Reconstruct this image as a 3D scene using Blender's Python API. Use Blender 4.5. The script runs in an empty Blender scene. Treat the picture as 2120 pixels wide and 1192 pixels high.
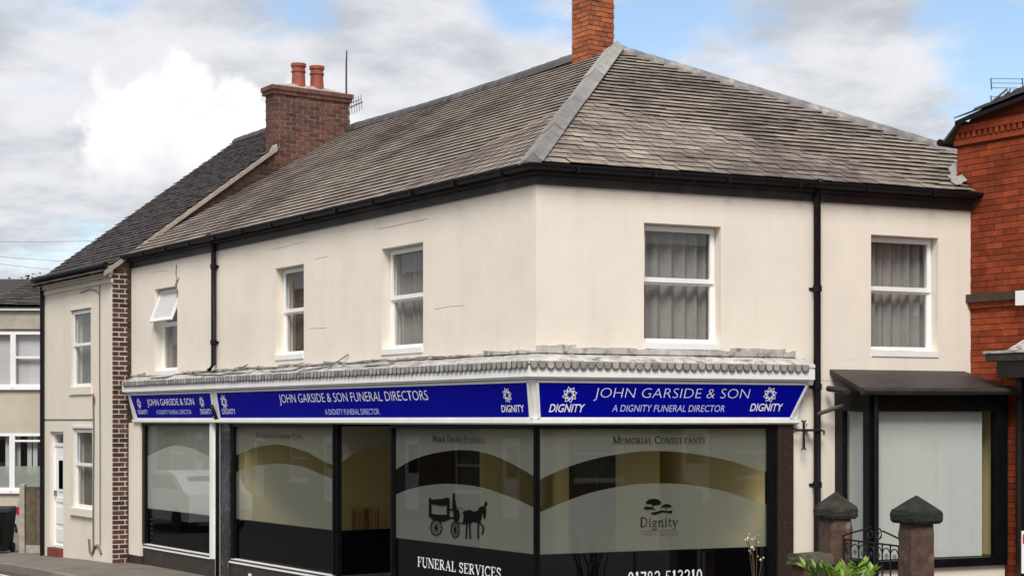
import bpy, bmesh, math, random
from mathutils import Vector, Matrix
random.seed(7)
R = math.radians
sc = bpy.context.scene

# ------------------------------------------------------------------ camera, sky, sun, exposure
F = 3300.0                     # focal length in photograph pixels (2120 wide)
CX, HY = 1060.0, 868.0         # optical centre column and horizon row of the photograph
EYE = 2.4                      # camera height above the pavement at the shop corner
cam_d = bpy.data.cameras.new('camera'); cam = bpy.data.objects.new('camera', cam_d)
sc.collection.objects.link(cam); sc.camera = cam
cam.location = (0, 0, EYE); cam.rotation_euler = (R(90), 0, 0)
cam_d.sensor_width = 36; cam_d.lens = F/2120*36; cam_d.shift_y = (HY-596)/2120
cam_d.clip_end = 3000; cam_d.clip_start = 0.1

SUN_EL, SUN_AZ = R(48), R(188)          # azimuth: compass-like from +Y clockwise
world = bpy.data.worlds.new('World'); sc.world = world; world.use_nodes = True
def build_world():
    nt = world.node_tree; N = nt.nodes; L = nt.links; N.clear()
    def n(t, **k):
        o = N.new(t)
        for a, v in k.items(): setattr(o, a, v)
        return o
    def math_(op, a, b=None, clamp=False):
        m = n('ShaderNodeMath', operation=op, use_clamp=clamp)
        for i, v in enumerate((a, b)):
            if v is None: continue
            if isinstance(v, (int, float)): m.inputs[i].default_value = v
            else: L.new(v, m.inputs[i])
        return m.outputs[0]
    def ramp(v, lo, hi):
        m = n('ShaderNodeMapRange', interpolation_type='SMOOTHSTEP')
        L.new(v, m.inputs[0]); m.inputs[1].default_value = lo; m.inputs[2].default_value = hi
        return m.outputs[0]
    def mix(f, a, b):
        m = n('ShaderNodeMix', data_type='RGBA')
        L.new(f, m.inputs[0])
        for s, v in ((6, a), (7, b)):
            if isinstance(v, tuple): m.inputs[s].default_value = v
            else: L.new(v, m.inputs[s])
        return m.outputs[2]
    sky = n('ShaderNodeTexSky', sky_type='NISHITA', sun_disc=False)
    sky.sun_elevation = SUN_EL; sky.sun_rotation = SUN_AZ; sky.air_density = 1.0; sky.dust_density = 0.6
    skyc = n('ShaderNodeVectorMath', operation='SCALE'); L.new(sky.outputs[0], skyc.inputs[0]); skyc.inputs[3].default_value = 0.165
    tc = n('ShaderNodeTexCoord')
    sep = n('ShaderNodeSeparateXYZ'); L.new(tc.outputs['Generated'], sep.inputs[0])
    # cloud layer: project the direction on a flat deck
    den = math_('ADD', math_('MAXIMUM', sep.outputs[2], 0.0), 0.22)
    cmb = n('ShaderNodeCombineXYZ')
    L.new(math_('DIVIDE', sep.outputs[0], den), cmb.inputs[0]); L.new(math_('DIVIDE', sep.outputs[1], den), cmb.inputs[1])
    def noise(scale, detail, rough, off):
        mp = n('ShaderNodeMapping'); L.new(cmb.outputs[0], mp.inputs[0]); mp.inputs['Location'].default_value = off
        t = n('ShaderNodeTexNoise'); L.new(mp.outputs[0], t.inputs['Vector'])
        t.inputs['Scale'].default_value = scale; t.inputs['Detail'].default_value = detail; t.inputs['Roughness'].default_value = rough
        return t.outputs[0]
    cover = noise(1.9, 8, 0.6, (3.1, 0.45, 0.0))
    shade = noise(3.4, 6, 0.58, (8.0, 2.0, 0.0))
    tone = ramp(shade, 0.32, 0.62)
    cloud = mix(tone, (0.50, 0.53, 0.58, 1), (0.82, 0.83, 0.87, 1))
    # a bank of white cumulus low in the north-west
    def lobe(dirv, radius):
        d = Vector(dirv).normalized()
        vm = n('ShaderNodeVectorMath', operation='DISTANCE'); L.new(nrm.outputs[0], vm.inputs[0]); vm.inputs[1].default_value = d
        return math_('SUBTRACT', 1.0, math_('DIVIDE', vm.outputs['Value'], radius))
    nrm = n('ShaderNodeVectorMath', operation='NORMALIZE'); L.new(tc.outputs['Generated'], nrm.inputs[0])
    def pxd(x, y): return ((x-CX)/F, 1.0, (HY-y)/F)
    gap = None                      # breaks in the deck where the blue shows
    for (x, y, r) in ((1390, 15, 0.085), (1300, 60, 0.05), (1500, -10, 0.07), (2090, 40, 0.095), (2100, 130, 0.05), (1040, -5, 0.065), (640, -40, 0.06)):
        v = lobe(pxd(x, y), r)
        gap = v if gap is None else math_('MAXIMUM', gap, v)
    cov2 = math_('SUBTRACT', math_('ADD', cover, 0.07), math_('MULTIPLY', math_('MAXIMUM', gap, 0.0), 0.25))
    base = mix(ramp(cov2, 0.34, 0.52), skyc.outputs[0], cloud)
    lob = None
    for (x, y, r) in ((385, 195, 0.024), (325, 255, 0.036), (290, 300, 0.042), (360, 310, 0.055), (445, 320, 0.048), (520, 320, 0.045), (490, 215, 0.020), (600, 340, 0.05)):
        v = lobe(pxd(x, y), r)
        lob = v if lob is None else math_('MAXIMUM', lob, v)
    t = n('ShaderNodeTexNoise'); L.new(nrm.outputs[0], t.inputs['Vector']); t.inputs['Scale'].default_value = 38; t.inputs['Detail'].default_value = 6; t.inputs['Roughness'].default_value = 0.58
    e = math_('ADD', lob, math_('MULTIPLY', math_('SUBTRACT', t.outputs[0], 0.5), 1.5))
    m_cu = math_('MULTIPLY', ramp(e, -0.08, 0.34), ramp(sep.outputs[2], 0.125, 0.175))
    t2 = n('ShaderNodeTexNoise'); L.new(nrm.outputs[0], t2.inputs['Vector']); t2.inputs['Scale'].default_value = 22; t2.inputs['Detail'].default_value = 5
    cuc = mix(ramp(t2.outputs[0], 0.36, 0.60), (0.94, 0.94, 0.95, 1), (1.12, 1.11, 1.10, 1))
    col = mix(m_cu, base, cuc)
    # ground half of the sphere stays dull
    below = ramp(sep.outputs[2], -0.06, 0.0)
    col = mix(below, (0.18, 0.17, 0.16, 1), col)
    bg = n('ShaderNodeBackground'); L.new(col, bg.inputs[0]); bg.inputs[1].default_value = 1.0
    out = n('ShaderNodeOutputWorld'); L.new(bg.outputs[0], out.inputs[0])
build_world()
sun_d = bpy.data.lights.new('sun', 'SUN'); sun = bpy.data.objects.new('sun', sun_d); sc.collection.objects.link(sun)
sun_d.energy = 3.3; sun_d.angle = R(25); sun_d.color = (1.0, 0.955, 0.89)
sdir = Vector((math.sin(SUN_AZ)*math.cos(SUN_EL), math.cos(SUN_AZ)*math.cos(SUN_EL), math.sin(SUN_EL)))
sun.rotation_euler = sdir.to_track_quat('Z', 'Y').to_euler(); sun.location = (0, -20, 40)
vs = sc.view_settings; vs.view_transform = 'Standard'; vs.look = 'None'; vs.exposure = 0.06; vs.gamma = 1.0
try: vs.use_curve_mapping = False
except Exception: pass
sc.render.engine = 'CYCLES'

# ------------------------------------------------------------------ helpers
col = sc.collection
Z3 = Vector((0, 0, 1))
class Fr:
    """vertical frame: s runs along t, d outward along n, z up"""
    def __init__(self, O, t, n): self.O = Vector(O); self.t = Vector(t); self.n = Vector(n)
    def P(self, s, d, z): return self.O + self.t*s + self.n*d + Z3*z
    def s_at(self, x, d=0.0):                      # where the sight line of column x meets the plane at offset d
        u = (x-CX)/F; o = self.O + self.n*d
        return (u*o.y - o.x)/(self.t.x - u*self.t.y)
    def z_at(self, x, y, d=0.0):
        p = self.P(self.s_at(x, d), d, 0); return EYE + (HY-y)/F*p.y
    def sz(self, x, y, d=0.0): return self.s_at(x, d), self.z_at(x, y, d)
thA, thB = math.atan(2290/F), math.atan(7840/F)
C0 = Vector((50/F*17.4, 17.4, 0))
A = Fr(C0, (-math.sin(thA), math.cos(thA), 0), (-math.cos(thA), -math.sin(thA), 0))
B = Fr(C0, (math.sin(thB), math.cos(thB), 0), (math.cos(thB), -math.sin(thB), 0))
MIT = 1/math.tan((thA+thB)/2)                      # mitre at the corner: s = -MIT*d

class MB:
    def __init__(self): self.v = []; self.f = []; self.tone = []
    def quad(self, *pts):
        i = len(self.v); self.v += [Vector(p) for p in pts]; self.f.append(tuple(range(i, i+len(pts))))
    def hexa(self, b, t):
        i = len(self.v); self.v += [Vector(p) for p in b] + [Vector(p) for p in t]; n = len(b)
        self.f.append(tuple(i+k for k in reversed(range(n)))); self.f.append(tuple(i+n+k for k in range(n)))
        for k in range(n): self.f.append((i+k, i+(k+1) % n, i+n+(k+1) % n, i+n+k))
        return self
    def box(self, fr, s0, s1, d0, d1, z0, z1):
        return self.hexa([fr.P(s0, d0, z0), fr.P(s1, d0, z0), fr.P(s1, d1, z0), fr.P(s0, d1, z0)],
                         [fr.P(s0, d0, z1), fr.P(s1, d0, z1), fr.P(s1, d1, z1), fr.P(s0, d1, z1)])
    def tube(self, pts, r, n=8, caps=True):
        pts = [Vector(p) for p in pts]; rings = []
        rr = r if isinstance(r, (list, tuple)) else [r]*len(pts)
        up = Z3
        for k, p in enumerate(pts):
            d = (pts[min(k+1, len(pts)-1)] - pts[max(k-1, 0)]).normalized()
            a = d.cross(up)
            if a.length < 0.05: a = d.cross(Vector((1, 0, 0)))
            a.normalize(); b = d.cross(a)
            i = len(self.v)
            for j in range(n):
                an = 2*math.pi*j/n; self.v.append(p + (a*math.cos(an)+b*math.sin(an))*rr[k])
            rings.append(i)
        for k in range(len(rings)-1):
            for j in range(n):
                self.f.append((rings[k]+j, rings[k]+(j+1) % n, rings[k+1]+(j+1) % n, rings[k+1]+j))
        if caps:
            self.f.append(tuple(rings[0]+j for j in reversed(range(n)))); self.f.append(tuple(rings[-1]+j for j in range(n)))
        return self
    def lathe(self, c, prof, n=16):
        c = Vector(c); idx = []
        for (r, z) in prof:
            idx.append(len(self.v))
            for j in range(n):
                an = 2*math.pi*j/n; self.v.append(c + Vector((r*math.cos(an), r*math.sin(an), z)))
        for k in range(len(idx)-1):
            for j in range(n): self.f.append((idx[k]+j, idx[k]+(j+1) % n, idx[k+1]+(j+1) % n, idx[k+1]+j))
        self.f.append(tuple(idx[0]+j for j in reversed(range(n)))); self.f.append(tuple(idx[-1]+j for j in range(n)))
        return self
    def sweep(self, fr, prof, s1, s0=None):
        """closed profile (d,z) swept along the wall from the mitred corner (or s0) to s1"""
        a = [fr.P((-MIT*d if s0 is None else s0), d, z) for d, z in prof]; b = [fr.P(s1, d, z) for d, z in prof]
        return self.hexa(a, b)
    def build(self, name, mat, parent=None, origin=None, recalc=True, smooth=False):
        off = Vector((0, 0, 0))
        o = parent
        while o is not None: off += o.location; o = o.parent
        if origin is not None: off = Vector(origin)
        me = bpy.data.meshes.new(name); me.from_pydata([p-off for p in self.v], [], self.f)
        if recalc:
            bm = bmesh.new(); bm.from_mesh(me); bmesh.ops.recalc_face_normals(bm, faces=bm.faces); bm.to_mesh(me); bm.free()
        if self.tone:
            at = me.attributes.new('tone', 'FLOAT', 'FACE'); at.data.foreach_set('value', self.tone)
        uv = me.uv_layers.new(name='UVMap')
        for p in me.polygons:
            nn = p.normal; p.use_smooth = smooth
            for li in p.loop_indices:
                c = me.vertices[me.loops[li].vertex_index].co + off
                if abs(nn.z) > 0.8: uv.data[li].uv = (c.x, c.y)
                else:
                    t = Vector((-nn.y, nn.x, 0)).normalized(); uv.data[li].uv = (c.dot(t), c.z)
        me.materials.append(mat)
        ob = bpy.data.objects.new(name, me); col.objects.link(ob)
        if parent is not None: ob.parent = parent
        if origin is not None: ob.location = off
        return ob
def offset(o):
    v = Vector((0, 0, 0))
    while o is not None: v += o.location; o = o.parent
    return v
def piece(name, mesh, M, parent):
    o = bpy.data.objects.new(name, mesh); col.objects.link(o); o.parent = parent
    o.matrix_basis = Matrix.Translation(-offset(parent)) @ M; return o
def tag(o, label, cat, group=None):
    o['label'] = label; o['category'] = cat
    if group: o['group'] = group
    return o
def thing(name, label, cat, loc, group=None):
    o = bpy.data.objects.new(name, None); o.empty_display_size = 0.2; col.objects.link(o); o.location = loc
    return tag(o, label, cat, group)
def part(name, mat, parent, fr, *a): return MB().box(fr, *a).build(name, mat, parent)
def empty_part(name, parent):
    o = bpy.data.objects.new(name, None); o.empty_display_size = 0.1; col.objects.link(o); o.parent = parent; return o
def basis(x, y, z, o):
    return Matrix(((x.x, y.x, z.x, o.x), (x.y, y.y, z.y, o.y), (x.z, y.z, z.z, o.z), (0, 0, 0, 1)))

# ------------------------------------------------------------------ materials
def mat(name, base, rough=0.7, var=0.0, scale=6.0, bump=0.0, bscale=60.0, metal=0.0, spec=0.5, objvar=0.0, tonevar=0.0, stain=None, coat=0.0):
    m = bpy.data.materials.new(name); m.use_nodes = True; nt = m.node_tree; N = nt.nodes; L = nt.links
    b = N['Principled BSDF']; b.inputs['Roughness'].default_value = rough; b.inputs['Metallic'].default_value = metal
    b.inputs['Specular IOR Level'].default_value = spec
    if coat: b.inputs['Coat Weight'].default_value = coat; b.inputs['Coat Roughness'].default_value = 0.08
    rgb = N.new('ShaderNodeRGB'); rgb.outputs[0].default_value = (*base, 1); c = rgb.outputs[0]
    geo = N.new('ShaderNodeNewGeometry')
    def hsv(cin, val):
        h = N.new('ShaderNodeHueSaturation'); L.new(cin, h.inputs['Color']); L.new(val, h.inputs['Value']); return h.outputs[0]
    def rng(v, lo, hi, a=0.3, bb=0.7):
        r = N.new('ShaderNodeMapRange'); L.new(v, r.inputs[0]); r.inputs[1].default_value = a; r.inputs[2].default_value = bb
        r.inputs[3].default_value = lo; r.inputs[4].default_value = hi; return r.outputs[0]
    def noise(s, det=5, rgh=0.6, vec=None):
        t = N.new('ShaderNodeTexNoise'); L.new(vec or geo.outputs['Position'], t.inputs['Vector'])
        t.inputs['Scale'].default_value = s; t.inputs['Detail'].default_value = det; t.inputs['Roughness'].default_value = rgh; return t.outputs[0]
    if stain:
        for (scol, ssc, lo, hi, amt) in stain:
            mx = N.new('ShaderNodeMix'); mx.data_type = 'RGBA'
            L.new(rng(noise(ssc, 6, 0.62), 0, amt, lo, hi), mx.inputs[0]); L.new(c, mx.inputs[6]); mx.inputs[7].default_value = (*scol, 1); c = mx.outputs[2]
    if var: c = hsv(c, rng(noise(scale), 1-var, 1+var))
    if objvar:
        oi = N.new('ShaderNodeObjectInfo'); c = hsv(c, rng(oi.outputs['Random'], 1-objvar, 1+objvar, 0, 1))
    if tonevar:
        a1 = N.new('ShaderNodeAttribute'); a1.attribute_name = 'tone'
        a2 = N.new('ShaderNodeAttribute'); a2.attribute_name = 'tone'; a2.attribute_type = 'OBJECT'
        ad = N.new('ShaderNodeMath'); L.new(a1.outputs['Fac'], ad.inputs[0]); L.new(a2.outputs['Fac'], ad.inputs[1])
        c = hsv(c, rng(ad.outputs[0], 1-tonevar, 1+tonevar, 0, 1))
    L.new(c, b.inputs['Base Color'])
    if bump:
        bp = N.new('ShaderNodeBump'); bp.inputs['Strength'].default_value = bump; bp.inputs['Distance'].default_value = 0.01
        L.new(noise(bscale), bp.inputs['Height']); L.new(bp.outputs[0], b.inputs['Normal'])
    m['bsdf'] = 1
    return m
def wall_paint(name, base, brick=True, dirt=(0.42, 0.36, 0.28)):
    """cream masonry paint over old brick: faint courses, hairline marks, streaks of dirt"""
    m = mat(name, base, 0.85, 0.035, 1.3, stain=[(tuple(k*0.90 for k in base), 0.9, 0.45, 0.7, 0.7), (dirt, 3.0, 0.70, 0.9, 0.35)])
    nt = m.node_tree; N = nt.nodes; L = nt.links; b = N['Principled BSDF']
    uv = N.new('ShaderNodeUVMap'); br = N.new('ShaderNodeTexBrick'); L.new(uv.outputs[0], br.inputs['Vector'])
    br.inputs['Scale'].default_value = 1; br.inputs['Brick Width'].default_value = 0.235; br.inputs['Row Height'].default_value = 0.077
    br.inputs['Mortar Size'].default_value = 0.006; br.inputs['Mortar Smooth'].default_value = 0.6
    br.inputs['Color1'].default_value = (1, 1, 1, 1); br.inputs['Color2'].default_value = (0.82, 0.82, 0.82, 1); br.inputs['Mortar'].default_value = (0.45, 0.45, 0.45, 1)
    ns = N.new('ShaderNodeTexNoise'); L.new(uv.outputs[0], ns.inputs['Vector']); ns.inputs['Scale'].default_value = 9; ns.inputs['Detail'].default_value = 8
    ad = N.new('ShaderNodeMath'); ad.operation = 'ADD'; L.new(br.outputs[0], ad.inputs[0]); L.new(ns.outputs[0], ad.inputs[1])
    # rain streaks: noise drawn out down the wall
    mp = N.new('ShaderNodeMapping'); L.new(uv.outputs[0], mp.inputs[0]); mp.inputs['Scale'].default_value = (7.0, 0.45, 1)
    st = N.new('ShaderNodeTexNoise'); L.new(mp.outputs[0], st.inputs['Vector']); st.inputs['Scale'].default_value = 1.0; st.inputs['Detail'].default_value = 5
    rg = N.new('ShaderNodeMapRange'); L.new(st.outputs[0], rg.inputs[0]); rg.inputs[1].default_value = 0.52; rg.inputs[2].default_value = 0.8; rg.inputs[3].default_value = 0; rg.inputs[4].default_value = 0.22
    src = b.inputs['Base Color'].links[0].from_socket; mx = N.new('ShaderNodeMix'); mx.data_type = 'RGBA'
    L.new(rg.outputs[0], mx.inputs[0]); L.new(src, mx.inputs[6]); mx.inputs[7].default_value = (base[0]*.72, base[1]*.70, base[2]*.66, 1); L.new(mx.outputs[2], b.inputs['Base Color'])
    bp = N.new('ShaderNodeBump'); bp.inputs['Strength'].default_value = 0.10 if brick else 0.08; bp.inputs['Distance'].default_value = 0.012
    L.new(ad.outputs[0], bp.inputs['Height']); L.new(bp.outputs[0], b.inputs['Normal'])
    return m
M = {}
M['cream'] = wall_paint('cream_masonry_paint', (0.815, 0.74, 0.64))
M['cream_house'] = wall_paint('pale_render_paint', (0.74, 0.68, 0.58), True)
M['render_far'] = mat('grey_beige_render', (0.50, 0.44, 0.36), 0.9, 0.12, 1.2, 0.3, 30)
M['concrete_band'] = mat('concrete_band', (0.38, 0.35, 0.29), 0.9, 0.2, 2.5, 0.3, 30)
M['upvc'] = mat('white_upvc', (0.85, 0.85, 0.84), 0.35, 0.03, 2)
M['white'] = mat('white_gloss_paint', (0.82, 0.82, 0.80), 0.45, 0.05, 4, stain=[((0.5, 0.48, 0.43), 7, 0.6, 0.85, 0.5)])
M['fascia'] = mat('dark_brown_board_paint', (0.020, 0.015, 0.014), 0.6, 0.35, 5, 0.15, 40, stain=[((0.075, 0.062, 0.055), 1.2, 0.5, 0.7, 0.7)])
M['black'] = mat('black_pipe_paint', (0.008, 0.007, 0.009), 0.5, 0.3, 9, spec=0.2)
M['blackframe'] = mat('black_frame_paint', (0.005, 0.005, 0.006), 0.35, 0.3, 9, spec=0.2)
M['slate'] = mat('weathered_slate', (0.265, 0.220, 0.182), 0.85, 0.2, 9, 0.4, 45, tonevar=0.22, spec=0.2, stain=[((0.105, 0.080, 0.078), 0.55, 0.46, 0.60, 0.8), ((0.37, 0.315, 0.26), 2.4, 0.52, 0.72, 0.6)])
M['slate_rim'] = mat('shaded_dirty_slate_edge', (0.038, 0.031, 0.028), 0.9, 0.3, 20, spec=0.2)  # dark edge colour paints in the shadow under each tail, along with algae
M['slate_edge'] = mat('dark_roof_underlay', (0.03, 0.027, 0.025), 0.9)
M['ridge'] = mat('blue_grey_ridge_tile', (0.085, 0.078, 0.085), 0.7, 0.3, 8, 0.3, 40, objvar=0.3, stain=[((0.30, 0.29, 0.27), 5, 0.56, 0.75, 0.5)])
M['hiptile'] = mat('mortared_hip_tile', (0.16, 0.15, 0.15), 0.75, 0.3, 8, 0.4, 40, objvar=0.35, stain=[((0.33, 0.32, 0.29), 4, 0.5, 0.7, 0.6)])
M['tile_dark'] = mat('dark_plain_tile', (0.048, 0.035, 0.035), 0.75, 0.35, 10, 0.3, 40, tonevar=0.45)
M['tile_far'] = mat('grey_brown_tile', (0.12, 0.10, 0.095), 0.8, 0.35, 10, 0.3, 40, tonevar=0.45)
M['lead'] = mat('weathered_lead', (0.42, 0.40, 0.375), 0.65, 0.3, 7, 0.7, 16, objvar=0.2, spec=0.3, stain=[((0.09, 0.082, 0.078), 9, 0.52, 0.66, 0.85), ((0.60, 0.58, 0.55), 11, 0.58, 0.74, 0.5)])
M['lead_hip'] = mat('smooth_hip_lead', (0.265, 0.25, 0.235), 0.65, 0.2, 5, 0.4, 10, objvar=0.22, spec=0.3, stain=[((0.20, 0.19, 0.18), 3, 0.5, 0.75, 0.6)])
M['lead_mid'] = mat('grey_scalloped_lead', (0.30, 0.29, 0.28), 0.65, 0.3, 9, 0.3, 30, objvar=0.25, spec=0.3)
M['lead_line_dark'] = mat('dark_lead_rim', (0.12, 0.112, 0.108), 0.8, 0.3, 12, spec=0.2)  # plain dark tone for scallop rims and the line above the lead roof
M['lead_dark'] = mat('dark_bituminous_lead', (0.030, 0.024, 0.024), 0.55, 0.4, 6, 0.5, 18, stain=[((0.12, 0.11, 0.10), 9, 0.6, 0.8, 0.5)])
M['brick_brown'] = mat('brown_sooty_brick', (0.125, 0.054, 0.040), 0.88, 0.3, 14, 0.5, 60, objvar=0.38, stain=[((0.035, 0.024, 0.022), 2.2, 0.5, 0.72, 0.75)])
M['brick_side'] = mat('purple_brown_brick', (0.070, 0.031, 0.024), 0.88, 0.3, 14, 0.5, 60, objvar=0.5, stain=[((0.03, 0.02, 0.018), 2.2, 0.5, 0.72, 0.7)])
M['brick_orange'] = mat('orange_red_brick', (0.36, 0.105, 0.040), 0.85, 0.25, 14, 0.5, 60, objvar=0.30, stain=[((0.07, 0.035, 0.025), 5.0, 0.55, 0.7, 0.8)])
M['brick_red'] = mat('red_engineering_brick', (0.25, 0.05, 0.019), 0.85, 0.22, 10, 0.3, 60, objvar=0.26, spec=0.2, stain=[((0.12, 0.022, 0.010), 1.4, 0.5, 0.75, 0.6)])
M['mortar'] = mat('grey_lime_mortar', (0.34, 0.29, 0.24), 0.95, 0.25, 9, 0.4, 60)
M['mortar_brown'] = mat('dark_brown_mortar', (0.32, 0.23, 0.175), 0.95, 0.25, 9, 0.4, 60)
M['mortar_gable'] = mat('worn_brown_mortar', (0.17, 0.125, 0.095), 0.95, 0.35, 9, 0.4, 60)
M['mortar_dark'] = mat('sooty_mortar', (0.07, 0.035, 0.025), 0.95, 0.25, 9, 0.4, 60)
M['mortar_red'] = mat('red_tinted_mortar', (0.13, 0.028, 0.015), 0.95, 0.2, 9)
M['stone_band'] = mat('sooty_stone_band', (0.055, 0.030, 0.022), 0.85, 0.3, 9, 0.4, 40)
M['terracotta'] = mat('terracotta_pot', (0.33, 0.075, 0.042), 0.6, 0.2, 9, 0.2, 30, objvar=0.1, stain=[((0.10, 0.045, 0.045), 7, 0.5, 0.72, 0.6)])
M['flaunch'] = mat('cement_flaunching', (0.36, 0.32, 0.27), 0.95, 0.2, 9, 0.4, 40)
M['blue'] = mat('royal_blue_sign_vinyl', (0.0015, 0.003, 0.285), 0.45, 0.05, 3, spec=0.05)
M['signwhite'] = mat('white_sign_lettering', (0.86, 0.86, 0.88), 0.5)
M['signpale'] = mat('pale_blue_sign_lettering', (0.55, 0.58, 0.86), 0.5)
M['ink'] = mat('black_window_lettering', (0.004, 0.004, 0.004), 0.8, spec=0.05)
M['inkgrey'] = mat('grey_window_lettering', (0.10, 0.10, 0.095), 0.6)
M['pilaster'] = mat('brown_speckled_granite', (0.032, 0.022, 0.018), 0.25, 0.5, 60, stain=[((0.085, 0.06, 0.05), 90, 0.5, 0.7, 0.7)])
M['pilaster_grey'] = mat('grey_black_marbled_stone', (0.03, 0.03, 0.033), 0.22, 0.5, 20, stain=[((0.13, 0.13, 0.135), 9, 0.52, 0.72, 0.7)])
M['riser'] = mat('dark_brown_stall_riser', (0.035, 0.029, 0.024), 0.45, 0.3, 6, 0.1, 40)
M['blackfilm'] = mat('black_window_film', (0.002, 0.002, 0.003), 0.4, spec=0.0)
M['int_wall'] = mat('pale_yellow_interior_wall', (0.78, 0.66, 0.30), 0.9, 0.05, 2)
M['int_white'] = mat('white_interior_paint', (0.8, 0.78, 0.72), 0.8)
M['int_floor'] = mat('brown_carpet', (0.10, 0.07, 0.05), 0.95, 0.2, 20)
M['int_dark'] = mat('dark_interior_wood', (0.018, 0.013, 0.010), 0.5, 0.3, 10)
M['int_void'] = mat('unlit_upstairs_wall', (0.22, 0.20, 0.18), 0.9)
M['wood'] = mat('golden_brown_wood', (0.36, 0.19, 0.06), 0.5, 0.25, 20)
M['curtain'] = mat('grey_net_curtain', (0.30, 0.287, 0.27), 0.9, 0.08, 8)
M['curtain_dark'] = mat('dim_lace_curtain', (0.13, 0.135, 0.11), 0.9, 0.25, 10)
M['curtain_brown'] = mat('brown_patterned_curtain', (0.13, 0.09, 0.065), 0.9, 0.35, 14)
M['blind'] = mat('pale_vertical_blind', (0.50, 0.54, 0.51), 0.8, 0.03, 3, objvar=0.03)
M['asphalt'] = mat('road_asphalt', (0.055, 0.052, 0.048), 0.9, 0.25, 3, 0.5, 120)
M['pave'] = mat('worn_tarmac_pavement', (0.165, 0.142, 0.118), 0.92, 0.16, 2.2, 0.4, 90, stain=[((0.09, 0.078, 0.066), 1.5, 0.5, 0.75, 0.7), ((0.25, 0.22, 0.19), 5, 0.6, 0.8, 0.5)])
M['kerb'] = mat('concrete_kerb', (0.20, 0.18, 0.155), 0.9, 0.2, 8, 0.4, 60, objvar=0.15)
M['ground'] = mat('bare_ground', (0.11, 0.10, 0.085), 0.95, 0.25, 1.2, 0.4, 30)
M['line'] = mat('faded_road_paint', (0.62, 0.55, 0.34), 0.8, 0.2, 9)
M['stone'] = mat('weathered_brown_stone', (0.085, 0.052, 0.036), 0.9, 0.4, 7, 0.8, 30, stain=[((0.30, 0.20, 0.145), 5.5, 0.56, 0.72, 0.75), ((0.02, 0.016, 0.013), 3.5, 0.5, 0.7, 0.8)])
M['stonecap'] = mat('mossy_dark_stone', (0.032, 0.030, 0.024), 0.95, 0.45, 12, 0.9, 40, stain=[((0.075, 0.062, 0.042), 9, 0.52, 0.7, 0.7), ((0.022, 0.030, 0.022), 5, 0.5, 0.7, 0.6)])
M['stonecap_green'] = mat('green_black_dark_stone', (0.014, 0.018, 0.016), 0.95, 0.45, 12, 0.9, 40, stain=[((0.035, 0.042, 0.035), 9, 0.55, 0.72, 0.6)])
M['coping'] = mat('lichen_coping_stone', (0.085, 0.075, 0.055), 0.95, 0.4, 12, 0.9, 40, stain=[((0.04, 0.05, 0.02), 7, 0.5, 0.7, 0.7)])
M['iron'] = mat('black_wrought_iron', (0.012, 0.011, 0.011), 0.5, 0.3, 20)
M['alu'] = mat('weathered_aluminium', (0.24, 0.24, 0.25), 0.45, 0.2, 20, metal=0.6)
M['alu_dark'] = mat('dark_weathered_metal', (0.06, 0.06, 0.055), 0.6, 0.2, 20)
M['leaf'] = mat('bright_green_leaf', (0.16, 0.27, 0.028), 0.5, 0.3, 7, objvar=0.3)
M['leaf_tree'] = mat('yellow_green_tree_leaf', (0.19, 0.20, 0.035), 0.6, 0.3, 7, tonevar=0.4)
M['stem'] = mat('brown_plant_stem', (0.085, 0.05, 0.028), 0.8)
M['dry'] = mat('dry_white_seed_head', (0.62, 0.57, 0.48), 0.9, objvar=0.15)
M['board'] = mat('brown_fence_board', (0.105, 0.080, 0.052), 0.85, 0.3, 9, 0.4, 40, objvar=0.22)
M['post'] = mat('concrete_post', (0.36, 0.32, 0.26), 0.92, 0.2, 6, 0.4, 40)
M['bin'] = mat('black_bin_plastic', (0.006, 0.006, 0.007), 0.5, spec=0.2)
M['carpaint'] = mat('silver_car_paint', (0.42, 0.42, 0.43), 0.3, metal=0.3, coat=0.6)
M['redlens'] = mat('red_lamp_lens', (0.50, 0.012, 0.03), 0.15)
M['tyre'] = mat('black_rubber', (0.012, 0.012, 0.012), 0.8)
M['redstep'] = mat('red_painted_step', (0.20, 0.035, 0.028), 0.7, 0.25, 9)
M['cable'] = mat('grey_cable', (0.16, 0.14, 0.12), 0.7)
M['wire'] = mat('overhead_wire_sheath', (0.20, 0.20, 0.20), 0.6)
M['signred'] = mat('red_sign_print', (0.5, 0.02, 0.03), 0.5)
M['doordark'] = mat('dark_stained_door', (0.010, 0.007, 0.006), 0.4, 0.3, 9)

def brick_sheet(name, c1, c2, mortar):
    m = mat(name, c1, 0.85, spec=0.2); nt = m.node_tree; N = nt.nodes; L = nt.links; b = N['Principled BSDF']
    uv = N.new('ShaderNodeUVMap'); br = N.new('ShaderNodeTexBrick'); L.new(uv.outputs[0], br.inputs['Vector'])
    for k, v in (('Scale', 1), ('Brick Width', .23), ('Row Height', .076), ('Mortar Size', .005)): br.inputs[k].default_value = v
    for k, v in (('Color1', c1), ('Color2', c2), ('Mortar', mortar)): br.inputs[k].default_value = (*v, 1)
    L.new(br.outputs[0], b.inputs['Base Color']); bp = N.new('ShaderNodeBump'); bp.inputs['Distance'].default_value = .01; L.new(br.outputs['Fac'], bp.inputs['Height']); bp.invert = True; L.new(bp.outputs[0], b.inputs['Normal'])
    return m
M['brick_sheet_red'] = brick_sheet('red_brick_coursing', (0.25, 0.05, 0.019), (0.155, 0.033, 0.014), (0.13, 0.028, 0.015))
M['brick_sheet_brown'] = brick_sheet('brown_brick_coursing', (0.13, 0.056, 0.04), (0.085, 0.038, 0.03), (0.2, 0.15, 0.11))
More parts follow.
